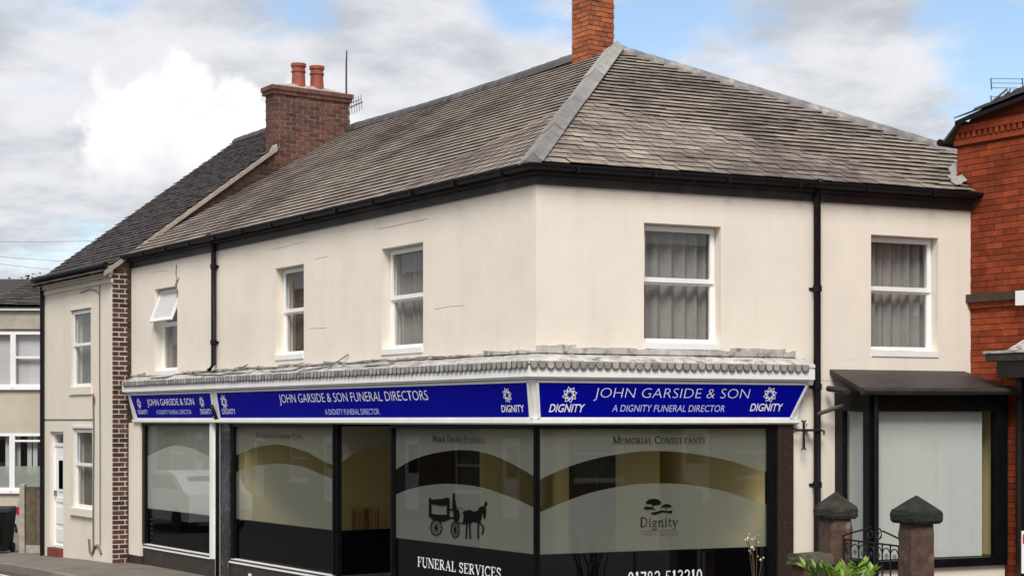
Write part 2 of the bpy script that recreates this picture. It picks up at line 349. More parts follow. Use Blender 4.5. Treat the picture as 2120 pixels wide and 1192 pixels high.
def glass_mat(name, tint=(1, 1, 1), add=0.07):
    m = bpy.data.materials.new(name); m.use_nodes = True; nt = m.node_tree; N = nt.nodes; L = nt.links; N.clear()
    out = N.new('ShaderNodeOutputMaterial'); mx = N.new('ShaderNodeMixShader'); tr = N.new('ShaderNodeBsdfTransparent'); gl = N.new('ShaderNodeBsdfGlossy')
    tr.inputs[0].default_value = (*tint, 1); gl.inputs['Roughness'].default_value = 0.015
    lw = N.new('ShaderNodeLayerWeight'); lw.inputs[0].default_value = 0.5
    p = N.new('ShaderNodeMath'); p.operation = 'POWER'; L.new(lw.outputs['Facing'], p.inputs[0]); p.inputs[1].default_value = 5
    q = N.new('ShaderNodeMath'); q.operation = 'MULTIPLY_ADD'; L.new(p.outputs[0], q.inputs[0]); q.inputs[1].default_value = 0.9; q.inputs[2].default_value = add
    # slight waviness of old float glass
    L.new(q.outputs[0], mx.inputs[0]); L.new(tr.outputs[0], mx.inputs[1]); L.new(gl.outputs[0], mx.inputs[2]); L.new(mx.outputs[0], out.inputs[0])
    return m
def film_mat(name, colr, opacity, transl=0.45):
    m = bpy.data.materials.new(name); m.use_nodes = True; nt = m.node_tree; N = nt.nodes; L = nt.links; N.clear()
    out = N.new('ShaderNodeOutputMaterial'); mx = N.new('ShaderNodeMixShader'); tr = N.new('ShaderNodeBsdfTransparent')
    df = N.new('ShaderNodeBsdfDiffuse'); tl = N.new('ShaderNodeBsdfTranslucent'); m2 = N.new('ShaderNodeMixShader'); m2.inputs[0].default_value = transl
    df.inputs[0].default_value = (*colr, 1); tl.inputs[0].default_value = (*colr, 1)
    L.new(df.outputs[0], m2.inputs[1]); L.new(tl.outputs[0], m2.inputs[2])
    mx.inputs[0].default_value = opacity; L.new(tr.outputs[0], mx.inputs[1]); L.new(m2.outputs[0], mx.inputs[2]); L.new(mx.outputs[0], out.inputs[0])
    return m
M['glass'] = glass_mat('window_glass')
M['glass_up'] = glass_mat('upper_window_glass', (0.92, 0.93, 0.93), 0.07)
M['frost'] = film_mat('frosted_vinyl_film', (0.37, 0.40, 0.355), 0.56)
M['frost_pale'] = film_mat('pale_frosted_film', (0.60, 0.64, 0.59), 0.88)
M['sky_white'] = film_mat('sky_white_frosted_glass', (0.85, 0.85, 0.85), 0.9, 0.3)  # frosted pane; its near-white colour stands in for reflected bright sky
M['far_net'] = film_mat('white_net_screen', (0.66, 0.64, 0.65), 0.97, 0.1)

# ------------------------------------------------------------------ generic builders
unit_cube = {}
def cube_mesh(m):
    if m.name not in unit_cube:
        me = bpy.data.meshes.new('brick'); v = [(x, y, z) for z in (0, 1) for y in (0, 1) for x in (0, 1)]
        me.from_pydata(v, [], [(0, 2, 3, 1), (4, 5, 7, 6), (0, 1, 5, 4), (2, 6, 7, 3), (0, 4, 6, 2), (1, 3, 7, 5)]); me.materials.append(m); unit_cube[m.name] = me
    return unit_cube[m.name]
def lay_bricks(fr, s0, s1, z0, z1, m, parent, L=0.225, H=0.075, j=0.010, keep=None, proud=0.012, bond='english'):
    """bricks in front of the plane d=0 of fr, clipped to s0..s1"""
    k = 0; z = z0
    while z + H*0.6 < z1:
        hh = min(H-j, z1-z-0.002)
        odd = k % 2
        step = L if (bond == 'stretcher' or k % 4 != 3) else L/2
        s = s0 - (step/2 if odd else 0)
        while s < s1 - 0.02:
            a, b = max(s, s0), min(s+step-j, s1)
            if b-a > 0.03 and (keep is None or keep((a+b)/2, z+hh/2)):
                pr = proud + random.uniform(-0.003, 0.003)
                o = fr.P(a, -0.03, z)
                piece('brick', cube_mesh(m), basis(fr.t*(b-a), fr.n*(0.03+pr), Z3*hh, o), parent)
            s += step
        z += H; k += 1
def wall_with_holes(fr, s0, s1, z0, z1, holes, thick=0.28, d=0.0):
    """solid wall slab; holes are (sa, sb, za, zb); reveals are closed"""
    mb = MB(); S = sorted({s0, s1, *[h[0] for h in holes], *[h[1] for h in holes]}); Zs = sorted({z0, z1, *[h[2] for h in holes], *[h[3] for h in holes]})
    inside = lambda s, z: any(h[0] < s < h[1] and h[2] < z < h[3] for h in holes)
    for i in range(len(S)-1):
        for k in range(len(Zs)-1):
            a, b, e, f = S[i], S[i+1], Zs[k], Zs[k+1]
            if inside((a+b)/2, (e+f)/2): continue
            mb.quad(fr.P(a, d, e), fr.P(b, d, e), fr.P(b, d, f), fr.P(a, d, f))
            mb.quad(fr.P(a, d-thick, e), fr.P(a, d-thick, f), fr.P(b, d-thick, f), fr.P(b, d-thick, e))
    for (a, b, e, f) in holes:
        for (p, q) in (((a, e), (b, e)), ((b, e), (b, f)), ((b, f), (a, f)), ((a, f), (a, e))):
            mb.quad(fr.P(p[0], d, p[1]), fr.P(q[0], d, q[1]), fr.P(q[0], d-thick, q[1]), fr.P(p[0], d-thick, p[1]))
    for (p, q) in (((s0, z0), (s1, z0)), ((s1, z0), (s1, z1)), ((s1, z1), (s0, z1)), ((s0, z1), (s0, z0))):
        mb.quad(fr.P(p[0], d, p[1]), fr.P(q[0], d, q[1]), fr.P(q[0], d-thick, q[1]), fr.P(p[0], d-thick, p[1]))
    return mb
def ring(mb, fr, s0, s1, z0, z1, w, d0, d1):
    mb.box(fr, s0, s0+w, d0, d1, z0, z1); mb.box(fr, s1-w, s1, d0, d1, z0, z1)
    mb.box(fr, s0+w, s1-w, d0, d1, z0, z0+w); mb.box(fr, s0+w, s1-w, d0, d1, z1-w, z1)
def pane(fr, s0, s1, z0, z1, d, m, parent, name='pane'):
    mb = MB(); mb.quad(fr.P(s0, d, z0), fr.P(s1, d, z0), fr.P(s1, d, z1), fr.P(s0, d, z1))
    o = mb.build(name, m, parent, recalc=False)
    n = o.data.polygons[0].normal
    if n.dot(fr.n) < 0: o.data.flip_normals()
    return o
def curtain(fr, s0, s1, z0, z1, d, m, parent, folds=9, amp=0.03, seed=1):
    rnd = random.Random(seed); mb = MB(); n = folds*6; pts = []
    ph = [rnd.uniform(0.6, 1.5) for _ in range(folds+2)]; acc = 0
    cuts = [0.0]
    for q in range(folds): cuts.append(cuts[-1] + rnd.uniform(.4, 1.6))
    cuts = [c/cuts[-1] for c in cuts]
    for k in range(folds):
        for i in range(6 if k < folds-1 else 7):
            f = cuts[k]+(cuts[k+1]-cuts[k])*i/6; pts.append((s0+(s1-s0)*f, d+math.sin(2*math.pi*i/6)*amp*ph[k]*min(1.6, (cuts[k+1]-cuts[k])*folds)))
    n = len(pts)-1
    for i in range(n):
        (a, da), (b, db) = pts[i], pts[i+1]
        mb.quad(fr.P(a, da, z0), fr.P(b, db, z0), fr.P(b, db, z1), fr.P(a, da, z1))
    o = mb.build('curtain', m, parent, recalc=False, smooth=True); return o
def window(parent, fr, s0, s1, z0, z1, split, rec=0.14, fw=0.05, sill=True, curt=None, name='window', top_closed=True, base_d=0.0, glass=None):
    """two-light white window set in a reveal; split = height of the transom"""
    w = empty_part(name, parent); d = base_d - rec
    g = glass or M['glass_up']
    mb = MB(); ring(mb, fr, s0, s1, z0, z1, fw, d-0.06, d); mb.box(fr, s0+fw, s1-fw, d-0.05, d+0.004, split-0.03, split+0.03); mb.build('frame', M['upvc'], w)
    if top_closed:
        mb = MB(); ring(mb, fr, s0+0.022, s1-0.022, split-0.018, z1-0.022, 0.052, d+0.002, d+0.022); mb.build('sash', M['upvc'], w)
        pane(fr, s0+0.07, s1-0.07, split+0.03, z1-0.07, d-0.012, g, w)
    pane(fr, s0+fw, s1-fw, z0+fw, split-0.03, d-0.022, g, w)
    mb = MB(); ring(mb, fr, s0+fw, s1-fw, z0+fw, split-0.03, 0.014, d-0.03, d-0.004); mb.build('bead', M['upvc'], w)
    if sill: MB().box(fr, s0+0.004, s1-0.004, d+0.003, base_d+0.014, z0-0.06, z0+0.008).build('sill', M['white'], w)
    if curt: curtain(fr, s0-0.03, s1+0.03, z0-0.02, z1+0.05, d-0.15, curt, w, folds=max(4, int((s1-s0)/random.uniform(.09, .16))), seed=int(s0*97)+3)
    return w

# --- lettering
def map_text(body, mapfn, width, height, name, m, parent, shear=0.0, lift=0.003, thin=0.0):
    def glyphs(txt):
        cu = bpy.data.curves.new('t', 'FONT'); cu.body = txt; cu.fill_mode = 'FRONT'; cu.resolution_u = 3; cu.offset = thin
        ob = bpy.data.objects.new('t', cu); col.objects.link(ob); bpy.context.view_layer.update()
        me = bpy.data.meshes.new_from_object(ob.evaluated_get(bpy.context.evaluated_depsgraph_get()))
        bpy.data.objects.remove(ob); bpy.data.curves.remove(cu)
        xs = [v.co.x for v in me.vertices]; ys = [v.co.y for v in me.vertices]
        return me, min(xs), max(xs), min(ys), max(ys)
    full, x0, x1, y0, y1 = glyphs(body); off = offset(parent); words = body.split(' ')
    for i in range(len(words)):
        _, _, xe, _, _ = glyphs(' '.join(words[:i+1])); me, a0, a1, _, _ = glyphs(words[i]); sh = xe-a1
        for v in me.vertices:
            u = (v.co.x+sh-x0)/(x1-x0)*width; w = (v.co.y-y0)/(y1-y0)*height
            v.co = mapfn(u + shear*w, w, lift) - off
        me.name = name; me.materials.clear(); me.materials.append(m)
        o = bpy.data.objects.new(name, me); col.objects.link(o); o.parent = parent
def strokes(mapfn, shapes, name, m, parent, lift=0.003):
    """shapes: list of ('p', polygon) or ('l', polyline, width); each a hair above the last"""
    mb = MB(); k = 0
    def put(pts):
        nonlocal k
        mb.quad(*[mapfn(x, y, lift+k*0.00012) for x, y in pts]); k += 1
    for sh in shapes:
        if sh[0] == 'p': put(sh[1])
        else:
            P, w = sh[1], sh[2]
            L_, R_ = [], []
            for i, (x, y) in enumerate(P):
                xa, ya = P[max(i-1, 0)]; xb, yb = P[min(i+1, len(P)-1)]; dx, dy = xb-xa, yb-ya; l = math.hypot(dx, dy) or 1
                nx, ny = -dy/l*w/2, dx/l*w/2; L_.append((x+nx, y+ny)); R_.append((x-nx, y-ny))
            kk = k
            for i in range(len(P)-1): k = kk; put([L_[i], L_[i+1], R_[i+1], R_[i]])
            k = kk+1
    return mb.build(name, m, parent, recalc=False)
def arc(cx, cy, rx, ry, a0, a1, n=10): return [(cx+rx*math.cos(R(a0+(a1-a0)*i/n)), cy+ry*math.sin(R(a0+(a1-a0)*i/n))) for i in range(n+1)]
T, t_ = 0.15, 0.06
def V(x, y0=0, y1=1, w=T): return ('l', [(x, y0), (x, y1)], w)
def H(x0, x1, y, w=t_): return ('l', [(x0, y), (x1, y)], w)
GL = {
 'F': (0.62, [V(.17), H(.03, .58, .97), H(.2, .44, .52), V(.56, .74, 1, t_), H(.03, .32, .03), V(.43, .42, .62, t_)]),
 'E': (0.66, [V(.17), H(.03, .6, .97), H(.2, .46, .52), H(.03, .62, .03), V(.58, .76, 1, t_), V(.6, 0, .26, t_), V(.45, .42, .62, t_)]),
 'L': (0.62, [V(.17), H(.03, .32, .97), H(.03, .6, .03), V(.57, 0, .28, t_)]),
 'I': (0.34, [V(.17), H(.03, .31, .97), H(.03, .31, .03)]),
 'N': (0.86, [V(.14, 0, 1, t_), V(.72, 0, 1, t_), ('l', [(.12, .98), (.72, .02)], T), H(.0, .2, .97), H(.6, .84, .97), H(.03, .26, .03)]),
 'U': (0.82, [('l', [(.17, 1), (.17, .32)] + arc(.42, .3, .25, .28, 180, 300, 6), T), ('l', [(.68, 1), (.68, .3), (.6, .1), (.5, .03)], t_), H(.03, .32, .97), H(.56, .8, .97)]),
 'R': (0.76, [V(.17), ('l', [(.17, .97)] + arc(.34, .74, .22, .23, 90, -90, 8) + [(.17, .51)], .09), ('l', [(.32, .5), (.68, .02)], T), H(.03, .32, .03), H(.03, .2, .97)]),
 'A': (0.80, [('l', [(.38, 1), (.12, .02)], t_), ('l', [(.38, 1), (.66, .02)], T), H(.2, .56, .36), H(.02, .24, .03), H(.52, .8, .03)]),
 'S': (0.60, [('l', [(.5, .78)] + arc(.29, .74, .19, .22, 20, 200, 8) + [(.2, .58), (.42, .44)] + arc(.31, .26, .2, .23, 30, -160, 8), .11), V(.53, .72, .96, t_), V(.07, .06, .3, t_)]),
 'V': (0.80, [('l', [(.13, .98), (.41, 0)], T), ('l', [(.66, .98), (.41, 0)], t_), H(.0, .28, .97), H(.54, .8, .97)]),
 'C': (0.74, [('l', arc(.42, .5, .33, .46, 45, 318, 16), .11), V(.66, .7, .95, t_)]),
 'O': (0.84, [('l', arc(.42, .5, .33, .46, 0, 360, 20), .11)]),
 'D': (0.84, [V(.17), ('l', [(.1, .97), (.34, .97)] + arc(.36, .5, .36, .47, 90, -90, 12) + [(.1, .03)], .08)]),
 'M': (1.0, [V(.14, 0, 1, t_), V(.84, 0, 1, T), ('l', [(.14, .98), (.48, .06)], T), ('l', [(.82, .98), (.48, .06)], t_), H(.02, .26, .03), H(.7, .98, .03), H(.02, .2, .97), H(.8, .98, .97)]),
 'T': (0.70, [V(.35), H(.03, .67, .97), V(.05, .74, 1, t_), V(.65, .74, 1, t_), H(.2, .5, .03)]),
 'W': (1.12, [('l', [(.1, .98), (.34, 0)], T), ('l', [(.56, .98), (.34, 0)], t_), ('l', [(.52, .98), (.78, 0)], T), ('l', [(1.0, .98), (.78, 0)], t_), H(.0, .24, .97), H(.86, 1.1, .97)]),
 'H': (0.88, [V(.17), V(.70), H(.17, .7, .52), H(.03, .32, .97), H(.56, .85, .97), H(.03, .32, .03), H(.56, .85, .03)]),
 'P': (0.70, [V(.17), ('l', [(.1, .97), (.3, .97)] + arc(.33, .72, .26, .25, 90, -90, 8) + [(.17, .47)], .09), H(.03, .32, .03)]),
 'G': (0.82, [('l', arc(.42, .5, .33, .46, 45, 330, 16), .11), V(.68, .06, .42, .11), H(.54, .8, .42)]),
 '0': (0.60, [('l', arc(.29, .5, .2, .46, 0, 360, 18), .11)]),
 '1': (0.44, [V(.22), H(.06, .4, .03), ('l', [(.22, .96), (.06, .84)], t_)]),
 '2': (0.60, [('l', arc(.29, .74, .19, .22, 170, -30, 9) + [(.3, .35), (.1, .06)], .10), H(.07, .52, .06, .12)]),
 '3': (0.58, [('l', arc(.28, .75, .18, .21, 160, -80, 9), .10), ('l', arc(.28, .28, .21, .25, 80, -160, 10), .10)]),
 '5': (0.58, [('l', [(.48, .94), (.16, .94), (.12, .52)], .09), ('l', arc(.27, .3, .21, .27, 110, -160, 11), .10)]),
 '7': (0.56, [H(.06, .52, .92, .12), ('l', [(.5, .92), (.22, 0)], .11)]),
 '8': (0.60, [('l', arc(.29, .75, .16, .21, 0, 360, 14), .09), ('l', arc(.29, .27, .2, .25, 0, 360, 14), .10)]),
 'i': (0.32, [V(.16, 0, .62, .1), H(.04, .28, .03), H(.06, .16, .6), V(.16, .78, .9, .11)]),
 'g': (0.56, [('l', arc(.26, .42, .17, .19, 0, 360, 14), .08), ('l', [(.16, .22), (.14, .1), (.34, .04)] + arc(.27, -.16, .2, .16, 60, -250, 12), .07), H(.38, .54, .58, .07)]),
 'n': (0.64, [V(.14, 0, .62, .1), ('l', [(.14, .46), (.28, .6), (.42, .58), (.5, .44), (.5, 0)], .09), H(.02, .26, .03), H(.38, .62, .03), H(.03, .14, .6)]),
 't': (0.40, [('l', [(.16, .84), (.16, .14), (.24, .03), (.38, .08)], .09), H(.03, .36, .6)]),
 'y': (0.60, [('l', [(.1, .6), (.31, .06)], .1), ('l', [(.52, .6), (.3, .02), (.18, -.28), (.06, -.3)], .05), H(.0, .2, .6), H(.4, .6, .6)]),
 ' ': (0.32, []), '.': (0.3, []),
}
def serif(body, mapfn, width, height, name, m, parent, smallcaps=False):
    shapes = []; x = 0; first = True
    for ch in body:
        k = 1.0
        c = ch
        if smallcaps:
            c = ch.upper(); k = 1.0 if (ch.isupper()) else 0.76
        w, g = GL[c]
        for sh in g: shapes.append((sh[0], [(x+px_*k, py*k) for px_, py in sh[1]]) + ((sh[2]*k,) if sh[0] == 'l' else ()))
        x += w*k + 0.04
    sx = width/x
    sh2 = [(s[0], [(a*sx, b*height) for a, b in s[1]]) + ((s[2]*(sx+height)/2,) if s[0] == 'l' else ()) for s in shapes]
    return strokes(mapfn, sh2, name, m, parent)

# ------------------------------------------------------------------ the setting: ground, road, pavement
def gz(p):
    s = (p-C0).dot(A.t); x = s-11.5; return 0.0 if x < -2 else (-0.036*(x+2)**2/8 if x < 2 else -0.036*min(x, 8))
def strip(d0, d1, ss, dz, thick=None):
    mb = MB()
    for i in range(len(ss)-1):
        q = []
        for (s, d) in ((ss[i], d0), (ss[i+1], d0), (ss[i+1], d1), (ss[i], d1)):
            p = A.P(s, d, 0); q.append(p + Z3*(gz(p)+dz))
        if thick: mb.hexa([x-Z3*thick for x in q], q)
        else: mb.quad(*q)
    return mb
SS = [-30, -4, 0, 4, 8] + [9.5+.5*i for i in range(9)] + [15.5, 19.5, 26, 33, 40, 60]
g = MB()
xs = [-700, -200, -60, -40, -30, -22, -16, -12, -8, -4, 0, 4, 10, 30, 120, 700]; ys = [-300, -60, -10, 4, 10, 14, 18, 22, 26, 30, 34, 40, 50, 70, 150, 400, 1500]
for i in range(len(xs)-1):
    for k in range(len(ys)-1):
        q = [Vector((x, y, 0)) for x, y in ((xs[i], ys[k]), (xs[i+1], ys[k]), (xs[i+1], ys[k+1]), (xs[i], ys[k+1]))]
        g.quad(*[p + Z3*(gz(p)-0.35) for p in q])
gr = g.build('ground', M['ground']); gr['kind'] = 'structure'
rd = strip(1.80, 9.0, SS, -0.115).build('road', M['asphalt']); rd['kind'] = 'structure'
pv = strip(-0.02, 1.65, SS, 0.0, 0.12).build('pavement', M['pave']); pv['kind'] = 'structure'
yard = MB()
for (s0, s1) in ((15.2, 19.5), (19.5, 26), (26, 33), (33, 40)):
    q = [A.P(s0, -0.03, 0), A.P(s1, -0.03, 0), A.P(s1, -16, 0), A.P(s0, -16, 0)]
    yard.quad(*[p + Z3*(gz(p)-0.008) for p in q])
yd = yard.build('yard', M['pave']); yd['kind'] = 'structure'
for i in range(34):
    s = 6.0 + i*0.92; p0, p1 = A.P(s, 1.655, 0), A.P(s+0.91, 1.655, 0); p2, p3 = A.P(s+0.91, 1.79, 0), A.P(s, 1.79, 0); h = random.uniform(0, 0.006)
    MB().hexa([p + Z3*(gz(p)-0.16) for p in (p0, p1, p2, p3)], [p + Z3*(gz(p)+0.004+h) for p in (p0, p1, p2, p3)]).build('kerb_stone', M['kerb'], pv)
ln = strip(2.08, 2.18, SS, -0.110).build('painted_line', M['line'], rd)

# ------------------------------------------------------------------ the corner shop
ZE, ZW = 5.23, 4.965             # eaves of the roof plane at the wall face; top of painted wall
RISE = 2.50; PA, SA_AP = 4.25, 3.94; QB, SB_AP = 4.74, 3.34
LEN_A = A.s_at(272); LEN_B = 8.0; S_RED = B.s_at(2007)
shop = thing('corner_shop', 'cream painted corner shop with hipped slate roof and blue fascia signs', 'shop', C0)
# windows measured on the photograph: columns of the reveal, rows of head and sill
def hole(fr, xl, xr, yt, yb, xm=None, d=0.0):
    s0, s1 = sorted((fr.s_at(xl, d), fr.s_at(xr, d))); xm = xm or (xl+xr)/2
    return (s0, s1, fr.z_at(xm, yb, d), fr.z_at(xm, yt, d))
hA = [hole(A, 320, 367, 595, 768), hole(A, 570, 629, 551, 735), hole(A, 790, 876, 508, 722)]
hB = [hole(B, 1333, 1492, 465, 712), hole(B, 1803, 1942, 489, 728)]
zc = 2.86                         # underside of the upper wall, behind the canopy
wall_with_holes(A, 0.0, LEN_A, zc, ZW+0.12, hA).build('wall', M['cream'], shop)
wall_with_holes(B, 0.004, S_RED+0.02, zc, ZW+0.12, hB, d=0.003).build('wall', M['cream'], shop)
# other outer walls and floors (unseen sides close the house)
back = MB()
pc = A.P(LEN_A, 0, 0); pe = B.P(LEN_B, 0, 0)
rb = MB(); rb.box(B, S_RED+0.02, LEN_B, -0.28, 0.0, 0, ZW+0.12); rb.build('rear_wall', M['brick_side'], shop)
e1 = A.P(LEN_A, -8.4, 0); e2 = B.P(LEN_B, 0, 0)
rb = MB(); rb.hexa([e2, e1, e1+Vector((-.15, -.2, 0)), e2+Vector((-.15, -.2, 0))], [q+Z3*(ZE) for q in (e2, e1, e1+Vector((-.15, -.2, 0)), e2+Vector((-.15, -.2, 0)))]); rb.build('rear_wall', M['brick_side'], shop)
foot = [A.P(0.02, -0.02, 0)+(B.t*0.02), A.P(LEN_A-0.02, -0.02, 0), e1, e2]
def slab(z0, z1, pts): return MB().hexa([p+Z3*z0 for p in pts], [p+Z3*z1 for p in pts])
slab(2.74, 2.85, foot).build('upper_floor', M['int_white'], shop)
slab(0.05, 0.16, foot).build('shop_floor', M['int_floor'], shop)
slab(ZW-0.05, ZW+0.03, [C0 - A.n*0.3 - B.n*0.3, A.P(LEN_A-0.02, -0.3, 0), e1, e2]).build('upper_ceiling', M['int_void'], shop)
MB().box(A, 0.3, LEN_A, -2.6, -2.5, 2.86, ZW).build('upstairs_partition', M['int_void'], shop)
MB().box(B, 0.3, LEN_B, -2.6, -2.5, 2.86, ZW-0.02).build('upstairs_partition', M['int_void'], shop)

# windows
for i, h in enumerate(hA):
    s0, s1, z0, z1 = h
    if i == 0:
        split = A.z_at(350, 668); w = window(shop, A, s0, s1, z0, z1, split, rec=0.14, curt=M['curtain'], top_closed=False)
        # top light pushed out on its top hinges
        d0 = -0.13; hz = z1-0.03; Lh = hz-split+0.01; an = R(22)
        def tl(s, l, th): return A.P(s, d0 + math.sin(an)*l + math.cos(an)*th, hz - math.cos(an)*l + math.sin(an)*th)
        op = empty_part('open_top_light', w)
        mb = MB()
        def tb(a, b, l0, l1): mb.hexa([tl(a, l0, 0), tl(b, l0, 0), tl(b, l1, 0), tl(a, l1, 0)], [tl(a, l0, .03), tl(b, l0, .03), tl(b, l1, .03), tl(a, l1, .03)])
        tb(s0+.02, s0+.075, 0, Lh); tb(s1-.075, s1-.02, 0, Lh); tb(s0+.075, s1-.075, 0, .055); tb(s0+.075, s1-.075, Lh-.055, Lh); mb.build('sash', M['upvc'], op)
        mb = MB(); mb.quad(tl(s0+.07, .05, .015), tl(s1-.07, .05, .015), tl(s1-.07, Lh-.05, .015), tl(s0+.07, Lh-.05, .015)); mb.build('pane', M['sky_white'], op)
    elif i == 1:
        split = A.z_at(605, 641); w = window(shop, A, s0, s1, z0, z1, split)
        curtain(A, s0, s0+0.16, z0, z1, -0.3, M['curtain_brown'], w, 3, 0.03, 5); curtain(A, s1-0.3, s1, z0, z1, -0.3, M['curtain_brown'], w, 4, 0.03, 9)
    else:
        split = A.z_at(840, 612); w = window(shop, A, s0, s1, z0, z1, split, curt=M['curtain'])
window(shop, B, *hB[0], B.z_at(1405, 580), curt=M['curtain'], base_d=0.003)
window(shop, B, *hB[1], B.z_at(1860, 598), curt=M['curtain'], base_d=0.003)

# hairline cracks in the paint and an old aerial lead by the bathroom window
def crack(fr, pts, r=.003, m='crack', d=.001):
    P = []
    for x, y in pts: a_, z_ = fr.sz(x, y, d); P.append(fr.P(a_, d, z_))
    MB().tube(P, r, 4).build('hairline_crack' if m == 'crack' else 'aerial_lead', M[m], shop)
M['crack'] = mat('tan_crack_line', (0.50, 0.43, 0.34), 0.95)  # tan colour of the thin tubes that draw the cracks
crack(A, [(365, 548), (364, 565), (366, 580), (363, 590), (368, 602), (366, 615)], .008, 'cable', .012); crack(A, [(370, 575), (364, 592)], .006, 'cable', .012)
crack(A, [(312, 565), (330, 561), (345, 560)]); crack(A, [(560, 517), (585, 512), (605, 506), (632, 500)]); crack(A, [(652, 536), (680, 530)]); crack(A, [(782, 474), (815, 468), (850, 460), (885, 453)], .004)
crack(A, [(640, 680), (675, 678)]); crack(A, [(900, 640), (930, 634), (960, 632)]); crack(B, [(1740, 745), (1775, 744)]); crack(B, [(1800, 724), (1850, 726), (1895, 725)]); crack(B, [(1180, 612), (1215, 614)])
# eaves: soffit board, fascia, gutter (mitred at the corner)
for fr, s1 in ((A, LEN_A-0.01), (B, S_RED+0.06)):
    k = 0.002 if fr is B else 0
    MB().sweep(fr, [(0.0, ZW), (0.035, ZW), (0.035, ZW+0.10), (0.0, ZW+0.10)], s1).build('frieze_board', M['fascia'], shop)
    MB().sweep(fr, [(0.0, ZW+0.101), (0.085, ZW+0.101), (0.085, ZE-0.06), (0.0, ZE-0.02)], s1).build('fascia_board', M['fascia'], shop)
    gprof = [(0.088, ZE-0.065)] + [(0.148+0.06*math.cos(R(a)), ZE-0.075+0.055*math.sin(R(a))) for a in (180, 215, 250, 290, 325, 360)] + [(0.208, ZE-0.06), (0.196, ZE-0.06), (0.19, ZE-0.08), (0.148, ZE-0.11), (0.1, ZE-0.08)]
    MB().sweep(fr, gprof, s1).build('gutter', M['black'], shop)
    n = int(s1/0.95)
    for i in range(n): MB().box(fr, 0.4+i*0.95, 0.43+i*0.95, 0.08, 0.214, ZE-0.14, ZE-0.058).build('gutter_bracket', M['black'], shop)

# roof planes
sa, ca = math.sin(math.atan(RISE/PA)), math.cos(math.atan(RISE/PA)); sb, cb = math.sin(math.atan(RISE/QB)), math.cos(math.atan(RISE/QB))
upA = -A.n*ca + Z3*sa; nrA = A.n*sa + Z3*ca; upB = -B.n*cb + Z3*sb; nrB = B.n*sb + Z3*cb
roof = empty_part('roof', shop)
def rpA(s, p, lift=0): return A.P(s, -p, ZE + RISE/PA*p) + nrA*lift
def rpB(s, q, lift=0): return B.P(s, -q, ZE + RISE/QB*q) + nrB*lift
ov = -0.13
apex = rpA(SA_AP, PA)
mb = MB(); mb.quad(rpA(-MIT*0.13, ov, -.03), rpA(LEN_A, ov, -.03), rpA(LEN_A, PA, -.03), rpA(SA_AP, PA, -.03)); mb.build('roof_deck', M['slate_edge'], roof)
mb = MB(); mb.quad(rpB(-MIT*0.13, ov, -.03), rpB(LEN_B+0.1, ov, -.03), rpB(SB_AP, QB, -.03)); mb.build('roof_deck', M['slate_edge'], roof)
mb = MB(); mb.quad(A.P(LEN_A, -PA, ZE+RISE-0.03), A.P(SA_AP, -PA, ZE+RISE-0.03), e2+Z3*(ZE-.05), e1+Z3*(ZE-.05)); mb.build('roof_deck', M['slate_edge'], roof)
SL_W, SL_G, SL_L, SL_T = 0.225, 0.165, 0.29, 0.013
sme = bpy.data.meshes.new('slate')
v = [(0, 0, 0), (1, 0, 0), (1, 1, 0), (0, 1, 0), (0, 0, 1), (1, 0, 1), (1, 1, 1), (0, 1, 1)]
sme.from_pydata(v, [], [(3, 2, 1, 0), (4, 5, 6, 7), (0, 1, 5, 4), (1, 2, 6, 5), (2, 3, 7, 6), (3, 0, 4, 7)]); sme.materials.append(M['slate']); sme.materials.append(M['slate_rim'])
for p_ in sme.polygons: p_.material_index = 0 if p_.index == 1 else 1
allsl = []
def collect(fr, t, up, nr, rp, maxp, limits, cosp, flip):
    k = 0; dist = ov/cosp
    while True:
        p = dist*cosp
        if p > maxp + 0.05: break
        s = -1.0 - (k % 2)*SL_W/2 - 0.02*(k % 3)
        while s < 13.0:
            lo, hi = limits(max(p+SL_G*0.5*cosp, 0)); e0, e1 = max(s, lo), min(s+SL_W-0.006, hi); w = e1-e0
            l2, h2 = limits(max(p+SL_L*cosp, 0)); near = e0 < l2 or e1 > h2; SL = 0.19 if near else SL_L
            if near: lo, hi = limits(max(p+0.16*cosp, 0)); e0, e1 = max(s, lo), min(s+SL_W-0.006, hi); w = e1-e0
            if w > 0.05 and p+SL_G*0.3 < maxp:
                jt = 0.4 if flip else 1.0; tail = (0.029 if flip else 0.035) + random.uniform(-0.004, 0.005)*jt
                o = rp(e0+random.uniform(-.003, .003), p + random.uniform(-.008, .008)*jt, tail)
                u2 = (up*SL - nr*(tail+0.002)*SL/SL_L); rot = random.uniform(-.018, .018)*jt
                x = t*w + up*rot*w; z = nr*SL_T
                if flip: o, x = o + x, -x
                allsl.append((o, x, u2, z, (o - Vector((0, 0, EYE))).length))
            s += SL_W
        dist += SL_G; k += 1
collect(A, A.t, upA, nrA, rpA, PA, lambda p: (SA_AP/PA*p+0.03, LEN_A-0.02), ca, True)
collect(B, B.t, upB, nrB, rpB, QB, lambda q: (SB_AP/QB*q+0.03, min(7.95-(8.0-SB_AP)/QB*q, S_RED-0.01 if q < 0.24 else 99)), cb, False)
allsl.sort(key=lambda a: a[4]); rest = MB()
for i, (o, x, y, z, dd) in enumerate(allsl):
    tone = min(1, max(0, random.gauss(0.5, 0.24)))
    if i < 300:
        ob = piece('slate', sme, basis(x, y, z, o), roof); ob['tone'] = tone
    else:
        rest.hexa([o, o+x, o+x+y, o+y], [o+z, o+x+z, o+x+y+z, o+y+z]); rest.tone += [tone]*6
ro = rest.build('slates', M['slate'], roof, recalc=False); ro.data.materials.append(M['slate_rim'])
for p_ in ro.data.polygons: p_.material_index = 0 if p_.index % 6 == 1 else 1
ro['kind'] = 'stuff'; ro['kind'] = 'stuff'
